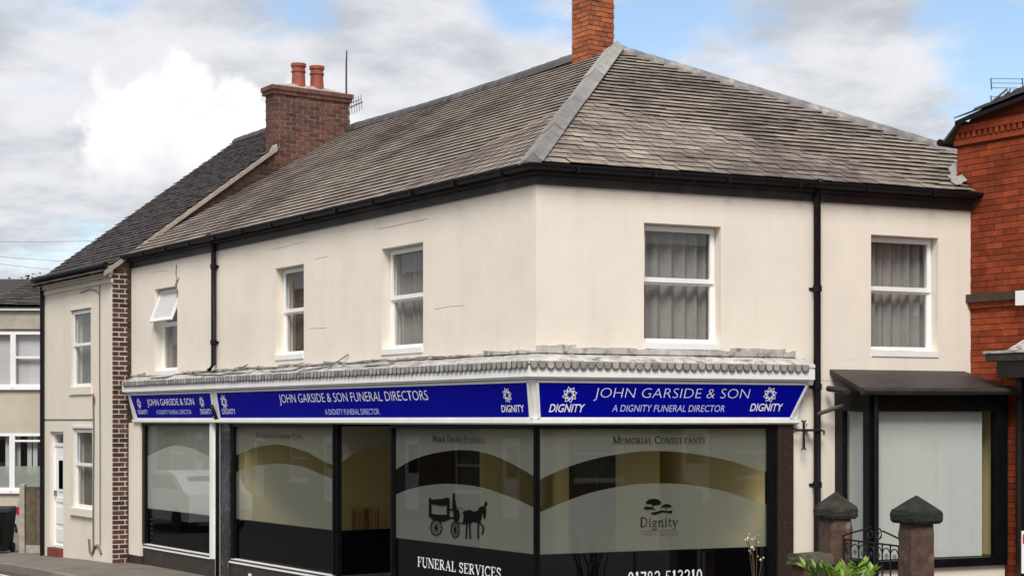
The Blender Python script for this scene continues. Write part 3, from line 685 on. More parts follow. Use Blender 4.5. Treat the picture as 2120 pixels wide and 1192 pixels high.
# lead along the near hip, in lapped sheets
hp0 = A.P(-MIT*0.13, 0.13, 0)
hipv = apex - Vector((C0.x, C0.y, ZE)); hipL = hipv.length; hu = hipv.normalized()
for i in range(4):
    f0, f1 = [(-.026, .20), (.19, .45), (.44, .70), (.69, 1.012)][i]
    mb = MB(); lift = 0.076 + 0.012*(i % 2)
    Pa, Pb = Vector((C0.x, C0.y, ZE)) + hipv*f0, Vector((C0.x, C0.y, ZE)) + hipv*f1
    wa, wb_ = 0.155, 0.105
    ga = (A.t + hu*(-hu.dot(A.t))); ga = ga - nrA*ga.dot(nrA); ga.normalize()
    gb = (B.t + hu*(-hu.dot(B.t))); gb = gb - nrB*gb.dot(nrB); gb.normalize()
    j = lambda: random.uniform(-.012, .012)
    r0 = 0.035
    prof = lambda Pt: [Pt + ga*(wa+j()) + nrA*(0.062+0.012*(i % 2)), Pt + ga*0.05 + nrA*lift, Pt + Z3*(lift+0.05), Pt + gb*0.05 + nrB*lift, Pt + gb*(wb_+j()) + nrB*(0.066+0.012*(i % 2))]
    a_, b_ = prof(Pa), prof(Pb)
    for k in range(4): mb.quad(a_[k], a_[k+1], b_[k+1], b_[k])
    a2, b2 = [q-Z3*0.008 for q in a_], [q-Z3*0.008 for q in b_]
    for k in range(4): mb.quad(a2[k+1], a2[k], b2[k], b2[k+1])
    mb.quad(*(a_ + a2[::-1]))
    if i == 0:
        for k in range(4): mb.quad(a_[k], a_[k+1], Pa-Z3*0.05)
    mb.build('hip_lead_sheet', M['lead_hip'], roof, recalc=False)
# ridge tiles along the street range, hip tiles down the far hip
def cap_tile(P0, P1, name, m, r=0.11, drop=0.07, lift=0.03):
    d = (P1-P0); s = d.normalized().cross(Z3).normalized(); mb = MB(); n = 6
    def pr(P, k): return [P + s*(r*k*math.cos(math.pi*i/n)) + Z3*(lift - drop + (r*k+drop*0.3)*math.sin(math.pi*i/n)) for i in range(n+1)]
    a_, b_ = pr(P0, 1.0), pr(P1, 0.94)
    for i in range(n): mb.quad(a_[i], a_[i+1], b_[i+1], b_[i])
    mb.quad(*a_[::-1]); mb.quad(*b_)
    return mb.build(name, m, roof, recalc=True)
n = 19
for i in range(n):
    s0, s1 = SA_AP + 0.9 + (LEN_A-SA_AP-0.9)*i/n, SA_AP + 0.9 + (LEN_A-SA_AP-0.9)*(i+1.06)/n
    sag = -0.04*math.sin(math.pi*i/n); cap_tile(A.P(s1, -PA, ZE+RISE+0.01+sag+random.uniform(-.01, .012)), A.P(s0, -PA, ZE+RISE+0.025+sag), 'ridge_tile', M['ridge'], 0.135, 0.08, 0.05)
hb0 = apex; hb1 = rpB(7.95, 0.05); n = 17
for i in range(n):
    f0, f1 = 0.015+0.96*i/n, 0.015+0.96*(i+1.05)/n
    cap_tile(hb0.lerp(hb1, f1)+Z3*0.0, hb0.lerp(hb1, f0)+Z3*0.012, 'hip_tile', M['hiptile'], 0.125, 0.10, 0.04)
# lead soakers where the roof meets the red house
for i, (ds, q, dz) in enumerate(((-0.02, 0.05, 0.05), (-0.12, 0.12, 0.04), (0.02, 0.22, 0.12), (-0.2, -0.02, 0.02))):
    o = rpB(S_RED-0.10+ds*.7, q, 0.055); x = (B.t*0.10 + Z3*dz*.8); y = upB*0.12+Z3*dz*.6
    MB().hexa([o, o+x, o+x+y, o+y], [p+nrB*0.008 for p in (o, o+x, o+x+y, o+y)]).build('lead_soaker', M['lead_hip'], roof)

# orange chimney on the ridge
ch = empty_part('chimney', shop)
cs0, cs1 = A.s_at(1223, -4.1), A.s_at(1186, -4.1); cp0 = 4.08; cp1 = cp0+0.46; cz0, cz1 = ZE+RISE-0.35, 9.35
MB().box(A, cs0+0.012, cs1-0.012, -cp1+0.012, -cp0-0.012, cz0, cz1).build('core', M['mortar_dark'], ch)
cf1 = Fr(A.P(cs0, -cp0-0.012, 0), A.t, A.n); cf2 = Fr(A.P(cs0+0.012, -cp0, 0), -A.n, -A.t)
H_ = 0.072
lay_bricks(cf1, 0, cs1-cs0, cz0, cz1, M['brick_orange'], ch, L=0.225, H=H_, keep=lambda s, z: True)
lay_bricks(cf2, 0.0, 0.46, cz0, cz1, M['brick_orange'], ch, L=0.23, H=H_)
MB().box(A, cs0-0.05, cs1+0.05, -cp1-0.05, -cp0+0.05, cz1, cz1+0.16).build('cap', M['flaunch'], ch)

# downpipes
def pipe(x, fr, ytop, zbot, d, parent, r=0.038, foot=True, zt=None, name='downpipe'):
    s = fr.s_at(x, d); zt = zt or fr.z_at(x, ytop, d)
    o = MB().tube([fr.P(s, 0.15, zt+0.08), fr.P(s, d+0.03, zt-0.02), fr.P(s, d, zt-0.14), fr.P(s, d, zbot+0.1)] + ([fr.P(s, d+0.08, zbot)] if foot else [fr.P(s, d, zbot)]), r, 10).build(name, M['black'], parent, smooth=True)
    z = zbot+0.4
    while z < zt-0.2:
        MB().tube([fr.P(s, d, z), fr.P(s, d, z+0.07)], r+0.012, 10).build('collar', M['black'], o)
        MB().box(fr, s-0.07, s+0.07, 0.004, 0.02, z+0.02, z+0.05).build('bracket', M['black'], o); z += 1.15
    return o
pipe(442, A, 520, A.z_at(445, 768), 0.06, shop, zt=ZE-0.1)
pB = pipe(1692, B, 385, 0.05, 0.075, shop, r=0.042, zt=ZE-0.1)

# ------------------------------------------------------------------ canopy over the shopfront
can = empty_part('canopy', shop)
EA, EB = A.s_at(253, 0.22), B.s_at(1687, 0.22)
for fr, s1 in ((A, EA), (B, EB)):
    MB().sweep(fr, [(0.006, 3.12), (0.225, 3.035), (0.232, 3.00), (0.0, 2.99)], s1).build('lead_roof', M['lead'], can)
    MB().sweep(fr, [(0.195, 2.985), (0.222, 2.985), (0.222, 2.862), (0.195, 2.862)], s1).build('fascia_board', M['white'], can)
    MB().sweep(fr, [(0.004, 2.865), (0.19, 2.865), (0.19, 2.838), (0.004, 2.838)], s1-0.06).build('soffit', M['white'], can)
    MB().sweep(fr, [(0.004, 2.832), (0.15, 2.832), (0.138, 2.79), (0.045, 2.405), (0.004, 2.405)], s1-0.05 if fr is A else s1-0.12).build('sign_backing', M['white'], can)
    MB().sweep(fr, [(0.004, 2.402), (0.10, 2.402), (0.10, 2.362), (0.07, 2.345), (0.004, 2.345)], s1-0.13).build('bottom_rail', M['white'], can)
    MB().sweep(fr, [(0.004, 3.128), (0.012, 3.128), (0.012, 3.112), (0.004, 3.112)], s1-0.15).build('lead_seam', M['lead_line_dark'], can)
    # lead upstand in separate sheets of uneven height
    s = 0.0; k = 0
    stop = s1-0.14 if fr is B else LEN_A-0.02
    hs = hB if fr is B else hA
    while s < stop:
        L_ = random.uniform(0.45, 0.8); e = min(s+L_, stop); h0, h1 = (random.uniform(3.17, 3.225) for _ in range(2))
        if fr is A: h0 -= 0.04; h1 -= 0.04
        for hh in hs:
            if not (hh[1] < s or hh[0] > e): h0 = min(h0, hh[2]-0.062); h1 = min(h1, hh[2]-0.062)
        d = 0.022 + 0.010*(k % 2)
        nseg = 6; top = [(s+(e-s)*i/nseg, h0+(h1-h0)*i/nseg+random.uniform(-.009, .009)) for i in range(nseg+1)]
        pts = [(s, 3.128)] + top + [(e, 3.128)]
        MB().hexa([fr.P(a, 0.004, z) for a, z in pts], [fr.P(a, d, z) for a, z in pts]).build('lead_flashing', M['lead'], can)
        # crumpled lap lying on the slope
        q = [(s+0.02, 0.04, 3.115), (e-0.01, 0.04, 3.11), (e-0.02, random.uniform(.1, .2), 3.064+random.uniform(0, .02)), (s+0.02, random.uniform(.1, .2), 3.064+random.uniform(0, .02))]
        if random.random() < .3: MB().hexa([fr.P(*p) for p in q], [fr.P(*p)+Z3*0.012 for p in q]).build('lead_apron', M['lead'], can)
        s = e - 0.03; k += 1
        if e >= stop: break
# slack cables lying on the lead
def cbl(pts, r=.008):
    MB().tube([A.P(*p) for p in pts], r, 5).build('cable', M['cable'], can)
cbl([(1.2+i*.33, .06+.07*math.sin(i*1.7)+.02, 3.155-.3*(.06+.07*math.sin(i*1.7))) for i in range(26)])
cbl([(4.2, .015, 3.25), (4.5, .1, 3.11), (4.9, .2, 3.065), (5.1, .245, 3.05), (5.2, .25, 2.99)])
cbl([(7.2, .03, 3.2), (7.5, .12, 3.1), (7.7, .2, 3.06), (8.4, .16, 3.075), (9.0, .1, 3.1), (9.6, .03, 3.15)], .01)
# scalloped lead drip, tongue by tongue
scm = bpy.data.meshes.new('lead_scallop'); pts = [(-.5, 0), (-.5, -.55)] + [(0.5*math.cos(R(a)), -.55+.5*math.sin(R(a))) for a in range(200, 341, 20)] + [(.5, -.55), (.5, 0)]
np_ = len(pts); inn = [(x*.80, -.03+(y+.03)*.86) for x, y in pts]
scm.from_pydata([(x, y, 0) for x, y in pts]+[(x, y, .6) for x, y in pts]+[(x, y, 1) for x, y in inn], [], [tuple(range(2*np_, 3*np_))] + [(i, (i+1) % np_, (i+1) % np_+np_, i+np_) for i in range(np_)] + [(i+np_, (i+1) % np_+np_, (i+1) % np_+2*np_, i+2*np_) for i in range(np_)])
scm.materials.append(M['lead_mid']); scm.materials.append(M['lead_line_dark'])
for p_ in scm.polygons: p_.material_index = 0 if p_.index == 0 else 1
for fr, s1 in ((A, EA), (B, EB)):
    w = 0.098; s = -MIT*0.235 + w/2 + 0.01
    while s < s1 - w/2:
        dn = (Z3*1.0 + fr.n*random.uniform(-.06, .02)).normalized()
        piece('lead_scallop', scm, basis(fr.t*w*random.uniform(.86, .97), dn*random.uniform(.078, .088), fr.n*0.009, fr.P(s, 0.240, 3.03)), can); s += w

# ------------------------------------------------------------------ sign boards
def sign(name, label, fr, xl, xr, xl2, xr2, yt, yb, build):
    """board lying on the canted fascia; columns of top and bottom corners"""
    zt, zb = 2.800, 2.425; dt, db = 0.141+0.006, 0.0505+0.006
    def d_at(z): return db + (dt-db)*(z-zb)/(zt-zb)
    tl, tr, bl, br = fr.s_at(xl, dt), fr.s_at(xr, dt), fr.s_at(xl2, db), fr.s_at(xr2, db)
    base = fr.P((bl+br)/2, db, zb)
    th = thing(name, label, 'sign', base, 'blue fascia signs')
    q = [(bl, zb), (br, zb), (tr, zt), (tl, zt)]
    MB().hexa([fr.P(s, d_at(z), z) for s, z in q], [fr.P(s, d_at(z)+0.012, z) for s, z in q]).build('panel', M['blue'], th)
    sg = 1 if fr is B else -1
    nt = (fr.n + Z3*0.24).normalized()
    # thin white edging strips standing proud
    def edge(a, b, w):
        (s0, z0), (s1, z1) = a, b
        dx, dz = s1-s0, z1-z0; l = math.hypot(dx, dz); ox, oz = -dz/l*w, dx/l*w
        qq = [(s0, z0), (s1, z1), (s1+ox, z1+oz), (s0+ox, z0+oz)]
        MB().hexa([fr.P(s, d_at(z)-0.002, z) for s, z in qq], [fr.P(s, d_at(z)+0.018, z) for s, z in qq]).build('edge_trim', M['white'], th)
    c = -1 if fr is B else 1
    edge(q[0], q[1], c*0.022); edge(q[2], q[3], c*0.018); edge(q[1], q[2], c*0.03); edge(q[3], q[0], c*0.03)
    def mapper(x, y):                   # lower-left corner given by picture column/row
        zz0 = None
        s0 = fr.s_at(x, d_at(2.6)+0.012); z0 = fr.z_at(x, y, d_at(2.6)+0.012)
        def f(u, w, lift): return fr.P(s0 + sg*u, d_at(z0+w)+0.012, z0+w) + nt*lift
        return f, s0
    def txt(body, x0, x1, y0, y1, m, nm='lettering', shear=0.0, thin=0.0):
        f, s0 = mapper(x0, y1); s1 = fr.s_at(x1, d_at(2.6)+0.012); xm_ = (x0+x1)/2
        hgt = fr.z_at(xm_, y0, 0.1)-fr.z_at(xm_, y1, 0.1)
        zb_ = fr.z_at(xm_, y1, d_at(2.6))
        def g_(u, w, lift): return fr.P(s0+sg*u, d_at(zb_+w)+0.012, zb_+w)+nt*lift
        map_text(body, g_, abs(s1-s0)-shear*hgt, hgt, nm, m, th, shear, thin=thin)
    def emblem(xc, yc, hpx):
        s0, z0 = fr.sz(xc, yc, d_at(2.65)); r = (fr.z_at(xc, yc-hpx/2, 0.1)-fr.z_at(xc, yc+hpx/2, 0.1))/2
        def g_(u, w, lift): return fr.P(s0+sg*u, d_at(z0+w)+0.012, z0+w)+nt*lift
        sh = []
        for i in range(8):
            a = i*45+12
            P = lambda rr, an: (r*rr*math.cos(R(an)), r*rr*math.sin(R(an)))
            sh.append(('l', [P(.30, a), P(.62, a-20), P(1.0, a+2), P(.68, a+30), P(.30, a+45)], r*.13))
            sh.append(('l', [P(.62, a-20), P(.52, a+14), P(.68, a+30)], r*.11))
        strokes(g_, sh, 'emblem', M['signwhite'], th)
    build(txt, emblem); return th
def bB(txt, em):
    em(1178, 817, 33); txt('DIGNITY', 1138, 1212, 836, 853, M['signwhite'], shear=0.18, thin=0.014)
    txt('JOHN GARSIDE & SON', 1228, 1550, 804, 830, M['signwhite'], shear=0.12, thin=-0.022); txt('A DIGNITY FUNERAL DIRECTOR', 1269, 1503, 838, 852, M['signpale'], shear=0.1)
    em(1592, 817, 31); txt('DIGNITY', 1554, 1622, 835, 851, M['signwhite'], shear=0.18, thin=0.014)
def bA(txt, em):
    em(466, 832, 30); txt('DIGNITY', 458, 485, 846, 857, M['signwhite'])
    txt('JOHN GARSIDE & SON FUNERAL DIRECTORS', 581, 889, 812, 837, M['signwhite'], thin=-0.008); txt('A DIGNITY FUNERAL DIRECTOR', 670, 782, 846, 858, M['signpale'])
    em(1053, 818, 31); txt('DIGNITY', 1035, 1083, 838, 853, M['signwhite'], shear=0.15, thin=0.014)
def bL(txt, em):
    em(290, 835, 22); txt('DIGNITY', 284, 304, 848, 857, M['signwhite'])
    txt('JOHN GARSIDE & SON', 307, 404, 825, 843, M['signwhite']); txt('A DIGNITY FUNERAL DIRECTOR', 322, 394, 848, 857, M['signpale'])
    em(420, 832, 23); txt('DIGNITY', 413, 436, 846, 857, M['signwhite'])
sign('fascia_sign', 'blue fascia sign over the Memorial Consultants window beside the downpipe', B, 1114, 1667, 1118, 1634, 791, 866, bB)
sign('fascia_sign', 'long blue fascia sign reading funeral directors above the shop entrance', A, 450, 1093, 458, 1098, 793, 866, bA)
sign('fascia_sign', 'short blue fascia sign next to the dark brick end of the neighbouring house', A, 271, 437, 286, 444, 815, 866, bL)

# ------------------------------------------------------------------ shopfront
ZT, ZB, ZF = 2.34, 0.33, 0.925      # head of glass, sill, top of the black band
sf = shop
def sA(x, d=0.02): return A.s_at(x, d)
def sB(x, d=0.02): return B.s_at(x, d)
gA = -0.03                            # plane of the glass
def stall(fr, s0, s1, d=0.03, nm='stall_riser'):
    MB().box(fr, min(s0, s1), max(s0, s1), -0.2, d, -0.4, ZB-0.06).build(nm, M['riser'], sf)
def sillrail(fr, s0, s1):
    a, b = min(s0, s1), max(s0, s1)
    MB().box(fr, a, b, -0.1, 0.055, ZB-0.058, ZB-0.035).build('sill_rail', M['white'], sf); MB().box(fr, a, b, -0.1, 0.035, ZB-0.033, ZB-0.012).build('sill_rail', M['fascia'], sf)
    MB().box(fr, a, b, -0.1, 0.02, ZB-0.011, ZB+0.004).build('sill_rail', M['white'], sf)
def shop_window(fr, s0, s1, gd, arc_up=None, arc_lo=None, frame_w=(0.03, 0.03), zt=ZT, name='shop_window', frost='frost', frost2='frost', fr_depth=0.05):
    a, b = min(s0, s1), max(s0, s1); w = empty_part(name, sf)
    pane(fr, a, b, ZB, zt-0.045, gd, M['glass'], w)
    mb = MB(); mb.box(fr, a, b, gd-0.03, gd+fr_depth, zt-0.045, zt)
    mb.box(fr, a, a+frame_w[0], gd-0.03, gd+fr_depth, ZB, zt-0.045); mb.box(fr, b-frame_w[1], b, gd-0.03, gd+fr_depth, ZB, zt-0.045); mb.build('frame', M['blackframe'], w)
    fd = gd-0.004
    def P(s, z): return fr.P(s, fd, z)
    def film(nm, lo, hi, m):
        mb = MB()
        for i in range(len(lo)-1): mb.quad(P(*lo[i]), P(*lo[i+1]), P(*hi[i+1]), P(*hi[i]))
        mb.build(nm, m, w, recalc=False)
    a2, b2 = a+frame_w[0], b-frame_w[1]
    film('black_film', [(a2, ZB), (b2, ZB)], [(a2, ZF), (b2, ZF)], M['blackfilm'])
    if arc_up:
        film('frosted_film', arc_up, [(s, zt-0.045) for s, z in arc_up], M[frost])
    if arc_lo:
        film('frosted_film', [(s, ZF) for s, z in arc_lo], arc_lo, M[frost2])
    return w
def arcpts(fr, gd, pts, a, b):
    P = sorted([fr.sz(x, y, gd) for x, y in pts]); lo, hi = min(a, b)+0.03, max(a, b)-0.03
    P = [(min(max(s, lo), hi), z) for s, z in P]; P[0] = (lo, P[0][1]); P[-1] = (hi, P[-1][1])
    Q = [P[0]] + P + [P[-1]]; out = []
    for i in range(1, len(Q)-2):
        for k in range(6):
            t = k/6; c = []
            for j in (0, 1): a_, b_, c_, d_ = (Q[i+o][j] for o in (-1, 0, 1, 2)); c.append(0.5*(2*b_+(c_-a_)*t+(2*a_-5*b_+4*c_-d_)*t*t+(3*b_-a_-3*c_+d_)*t**3))
            out.append((min(max(c[0], lo), hi), c[1]))
    return out + [P[-1]]
# left window with its pale posts
MB().box(A, sA(293), LEN_A-0.005, -0.2, 0.05, 0.12, 2.345).build('pilaster', M['cream'], sf)
MB().box(A, sA(297), LEN_A-0.005, -0.2, 0.055, -0.4, 0.119).build('plinth', M['riser'], sf)
a, b = sA(294), sA(437)
wL = shop_window(A, a, b, gA, arcpts(A, gA, [(308, 945), (330, 930), (360, 921), (395, 926), (437, 947)], a, b), arcpts(A, gA, [(308, 946), (330, 931), (360, 922), (395, 927), (437, 948)], a, b), (0.02, 0.12), frost='frost', frost2='frost_pale')
stall(A, sA(444), sA(297)); sillrail(A, sA(438), sA(297))
MB().box(A, sA(444), sA(437.5), -0.15, 0.05, ZB-0.05, 2.345).build('post', M['white'], sf)
pp = sA(450, 0.06); MB().tube([A.P(pp, 0.06, z) for z in (-0.1, 1.2, 2.35)] + [A.P(pp, 0.11, 2.5), A.P(pp, 0.16, 2.62)], 0.03, 8).build('downpipe', M['black'], sf, smooth=True)
MB().box(A, sA(459), sA(444.3), -0.2, 0.012, -0.4, 2.345).build('post', M['white'], sf)
MB().box(A, sA(478), sA(459.3), -0.2, 0.045, -0.4, 2.345).build('pilaster', M['pilaster_grey'], sf)
# window beside the entrance
a, b = sA(478.5), sA(690); s_lob = b
w1 = shop_window(A, a, b, gA, arcpts(A, gA, [(486, 943), (530, 925), (577, 920), (627, 932), (660, 949), (683, 964)], a, b), arcpts(A, gA, [(486, 977), (530, 964), (577, 959), (627, 966), (660, 979), (683, 993)], a, b), (0.03, 0.07))
stall(A, sA(478), sA(690)); sillrail(A, sA(478), sA(690))
ab = MB().box(A, sA(516), sA(522), 0.03, 0.036, 0.06, 0.16).build('air_brick', M['upvc'], sf)
# entrance lobby: glazed return, door at the back
LOB = Fr(A.P(s_lob-0.035, -0.02, 0), -A.n, -A.t)
lobd = 1.25; s_near = sA(808)
lw = empty_part('lobby_side_window', sf)
pane(LOB, 0.05, lobd, ZB, ZT-0.02, 0.0, M['glass'], lw)
mb = MB(); mb.box(LOB, -0.02, 0.05, -0.03, 0.03, 0.17, ZT); mb.box(LOB, lobd-0.05, lobd, -0.03, 0.03, 0.17, ZT); mb.box(LOB, 0.05, lobd-0.05, -0.03, 0.03, ZT-0.03, ZT); mb.build('frame', M['blackframe'], lw)
mb = MB(); mb.quad(LOB.P(0.05, -.004, ZB), LOB.P(lobd-.05, -.004, ZB), LOB.P(lobd-.05, -.004, ZF), LOB.P(.05, -.004, ZF)); mb.build('black_film', M['blackfilm'], lw)
up = sorted([LOB.sz(x, y) for x, y in ((699, 959), (733, 937), (761, 927), (789, 926), (808, 933))]); up[0] = (0.05, up[0][1]); up.append((lobd-.05, up[0][1]))
mb = MB()
for i in range(len(up)-1): mb.quad(LOB.P(up[i][0], -.004, up[i][1]), LOB.P(up[i+1][0], -.004, up[i+1][1]), LOB.P(up[i+1][0], -.004, ZT-.03), LOB.P(up[i][0], -.004, ZT-.03))
mb.build('frosted_film', M['frost'], lw)
MB().box(LOB, 0.0, lobd, -0.1, 0.02, 0.0, ZB-0.001).build('lobby_riser', M['riser'], sf)
MB().box(A, s_near-0.02, s_lob+0.02, -lobd-0.06, -lobd, 0.0, ZT).build('shop_door', M['blackframe'], sf)
MB().box(A, s_near-0.02, s_lob-0.07, -lobd, 0.0, ZT+0.003, ZT+0.03).build('lobby_ceiling', M['int_white'], sf)
MB().box(A, s_near-0.02, s_lob, -lobd, 0.03, -0.3, 0.17).build('lobby_step', M['riser'], sf)
MB().box(A, s_near-0.05, s_near-0.02, -lobd, -0.03, 0.0, ZT).build('lobby_side_panel', M['blackframe'], sf)
# corner windows
a, b = -0.0, s_near
w3 = shop_window(A, 0.012, b, gA, arcpts(A, gA, [(813, 972), (850, 953), (892, 939), (948, 931), (1000, 936), (1051, 955), (1107, 988)], 0.012, b), arcpts(A, gA, [(813, 1023), (850, 1011), (892, 1003), (935, 1001), (995, 1008), (1056, 1028), (1107, 1052)], 0.012, b), (0.012, 0.03))
stall(A, -0.02, sA(808)); sillrail(A, 0.03, sA(808))
cB = sB(1608)
w4 = shop_window(B, 0.012, cB, gA, arcpts(B, gA, [(1115, 993), (1174, 967), (1232, 949), (1306, 936), (1367, 933), (1428, 938), (1502, 951), (1568, 971), (1590, 979)], 0.012, cB), arcpts(B, gA, [(1115, 1061), (1174, 1036), (1232, 1017), (1306, 1003), (1367, 1000), (1428, 1003), (1502, 1017), (1568, 1038), (1590, 1047)], 0.012, cB), (0.012, 0.11))
stall(B, 0.03, cB); sillrail(B, 0.03, cB)
cm = C0 - A.n*0.01 - B.n*0.01
MB().hexa([C0 + A.n*0.02 + B.n*0.02 + Z3*ZB, A.P(0.035, 0.0, ZB), C0 - A.n*.05 - B.n*.05 + Z3*ZB, B.P(0.035, 0.0, ZB)],
          [C0 + A.n*0.02 + B.n*0.02 + Z3*ZT, A.P(0.035, 0.0, ZT), C0 - A.n*.05 - B.n*.05 + Z3*ZT, B.P(0.035, 0.0, ZT)]).build('corner_mullion', M['blackframe'], sf)
MB().box(B, cB+0.002, sB(1640), -0.2, 0.05, -0.3, 2.345).build('pilaster', M['pilaster'], sf)
wb = MB().box(B, sB(1640)+0.002, S_RED+0.02, -0.28, 0.003, 0.0, 2.856).build('wall', M['cream'], sf)
MB().box(A, 0.0, LEN_A, -0.25, -0.09, ZT, 2.739).build('shopfront_head', M['int_white'], sf)
MB().box(B, 0.3, sB(1640), -0.25, -0.09, ZT, 2.739).build('shopfront_head', M['int_white'], sf)

# printed film on the corner windows
def glassmap(fr, gd, sg, s0, z0):
    return lambda u, w, lift: fr.P(s0+sg*u, gd+0.002+lift, z0+w)
def gtext(fr, par, body, x0, x1, y0, y1, m, caps=True, nm='lettering'):
    sg = 1 if fr is B else -1; s0, s1 = fr.s_at(x0, gA), fr.s_at(x1, gA); xm = (x0+x1)/2
    zb_, zt_ = fr.z_at(xm, y1, gA), fr.z_at(xm, y0, gA)
    serif(body, glassmap(fr, gA, sg, s0, zb_), abs(s1-s0), zt_-zb_, nm, m, par, caps)
gtext(B, w4, 'Memorial Consultants', 1268, 1460, 902, 917, M['ink'])
gtext(A, w3, 'Horse Drawn Funerals', 896, 1007, 902, 915, M['ink'])
gtext(A, w1, 'Prearranged Funeral Plans'.replace('g', 'G').replace('G', 'g'), 530, 628, 896, 906, M['ink'])
gtext(A, wL, 'Florist', 345, 384, 893, 900, M['inkgrey'])
gtext(B, w4, 'Dignity', 1324, 1404, 1069, 1089, M['ink'], caps=False)
gtext(B, w4, 'FUNERAL DIRECTORS', 1326, 1404, 1099, 1106, M['inkgrey'], caps=False)
MB().box(B, B.s_at(1326, gA), B.s_at(1400, gA), gA+0.003, gA+0.004, B.z_at(1360, 1097, gA), B.z_at(1360, 1096, gA)).build('printed_rule', M['inkgrey'], w4)
zt0 = A.z_at(950, 1171, gA)
gtext(A, w3, 'FUNERAL SERVICES', 865, 1040, 1163, 1184, M['signwhite'], caps=False)
gtext(B, w4, '01782 513210', 1299, 1455, 1180, 1208, M['signwhite'], caps=False)
def pxmap(fr, ox, oy, k):
    def f(u, w, lift):
        s, z = fr.sz(ox+u/k, oy+w/k, gA); return fr.P(s, gA+0.002+lift, z)
    return f
k5 = 6.208
horse = [(655, 350), (690, 338), (720, 343), (760, 362), (800, 350), (822, 312), (850, 290), (880, 294), (893, 262), (905, 214), (932, 262), (905, 300), (916, 360), (898, 455), (880, 450), (872, 392), (858, 378), (862, 420), (845, 478), (818, 503), (740, 492), (712, 512), (640, 500), (648, 420)]
cart = [('p', horse), ('p', [(640, 345), (660, 350), (648, 430), (640, 520), (612, 500), (622, 420), (614, 365)]),
 ('l', [(700, 490), (704, 600), (708, 710)], 20), ('l', [(672, 490), (664, 560), (660, 600), (656, 708)], 18), ('l', [(812, 490), (810, 600), (810, 708)], 20),
 ('l', [(825, 490), (850, 525), (878, 560), (876, 600), (860, 652)], 19),
 ('p', [(176, 192), (205, 185), (218, 208), (300, 198), (380, 192), (398, 178), (442, 188), (448, 300), (390, 280), (340, 285), (215, 262), (178, 272)]),
 ('l', [(194, 265), (192, 430)], 34), ('l', [(424, 280), (424, 450)], 34), ('p', [(196, 385), (300, 400), (430, 402), (462, 440), (440, 460), (350, 490), (210, 462)]),
 ('p', [(478, 235), (488, 115), (508, 118), (514, 200), (526, 270), (538, 330), (478, 332)]), ('l', [(430, 334), (560, 340)], 18), ('p', [(488, 345), (566, 350), (576, 420), (556, 490), (500, 480)]),
 ('l', [(440, 440), (500, 440)], 22), ('l', [(540, 505), (665, 515)], 14), ('l', [(520, 298), (580, 312), (640, 334)], 5), ('l', [(560, 420), (600, 380), (650, 360)], 5)]
for (cx_, cy_, rx, ry) in ((272, 565, 70, 98), (516, 590, 50, 102)):
    cart.append(('l', arc(cx_, cy_, rx, ry, 0, 360, 28), 13)); cart.append(('l', arc(cx_, cy_, 12, 16, 0, 360, 10), 14))
    for q in range(10): cart.append(('l', [(cx_, cy_), (cx_+rx*math.cos(R(q*36)), cy_+ry*math.sin(R(q*36)))], 7))
strokes(pxmap(A, 860, 1000, k5), cart, 'horse_carriage_print', M['ink'], w3)
trees = [('p', [(598, 240), (640, 206), (700, 194), (760, 205), (804, 245), (780, 270), (720, 284), (660, 263), (610, 263)]), ('l', [(690, 275), (688, 310), (700, 330)], 16),
 ('p', [(574, 312), (600, 294), (660, 300), (745, 338), (690, 332), (625, 332), (590, 336)]), ('p', [(786, 308), (830, 270), (880, 262), (938, 286), (925, 302), (850, 300)]), ('l', [(862, 300), (860, 350)], 10),
 ('p', [(652, 380), (720, 366), (800, 344), (870, 354), (946, 344), (930, 381), (870, 371), (810, 366), (740, 395), (690, 399)])]
strokes(pxmap(B, 1240, 1000, k5), trees, 'tree_emblem_print', M['ink'], w4)

# room behind the glass
pin = 3.0
ix = None
def interior():
    # L-shaped room: inner walls parallel to each street front
    q = MB()
    MB().box(A, 1.6, LEN_A-0.3, -pin-0.1, -pin, 0.161, 2.739).build('inner_wall', M['int_wall'], shop)
    MB().box(B, 1.6, 4.0, -pin-0.1, -pin, 0.161, 2.738).build('inner_wall', M['int_wall'], shop)
    MB().box(B, cB-0.02, cB+0.10, -pin, -0.1, 0.161, 2.737).build('inner_wall', M['int_wall'], shop)
    MB().box(A, sA(478)+0.0, sA(478)+0.08, -pin, -0.1, 0.161, 2.737).build('inner_wall', M['int_wall'], shop)
    MB().box(A, LEN_A-0.35, LEN_A-0.27, -pin, -0.1, 0.161, 2.737).build('inner_wall', M['int_white'], shop)
    MB().box(A, sA(437), LEN_A-0.36, -0.62, -0.58, 0.161, 2.7).build('display_screen', M['int_white'], shop)
    for (x0, x1, zt) in ((1178, 1232, 2.1), (1236, 1280, 2.1)):
        o = MB().box(B, B.s_at(x0, -pin), B.s_at(x1, -pin), -pin+0.002, -pin+0.05, 0.162, zt).build('inner_door', M['int_dark'], shop)
    MB().box(B, B.s_at(1288, -pin), B.s_at(1322, -pin), -pin+0.002, -pin+0.12, 0.162, 2.35).build('inner_pier', M['int_white'], shop)
    MB().box(A, A.s_at(905, -pin), A.s_at(820, -pin), -pin+0.002, -pin+0.05, 0.162, 2.12).build('inner_door', M['int_dark'], shop)
    MB().box(A, A.s_at(660, -pin), A.s_at(560, -pin), -pin+0.002, -pin+0.05, 0.162, 2.12).build('inner_door', M['int_dark'], shop)
interior()
cb_ = thing('wooden_cabinet', 'orange brown wooden cabinet behind the Memorial Consultants window', 'cabinet', B.P(B.s_at(1412, -2.7), -2.75, 0.16))
c0, c1 = B.s_at(1392, -2.7), B.s_at(1440, -2.7)
MB().box(B, c0, c1, -2.97, -2.6, 0.161, 2.15).build('carcass', M['wood'], cb_)
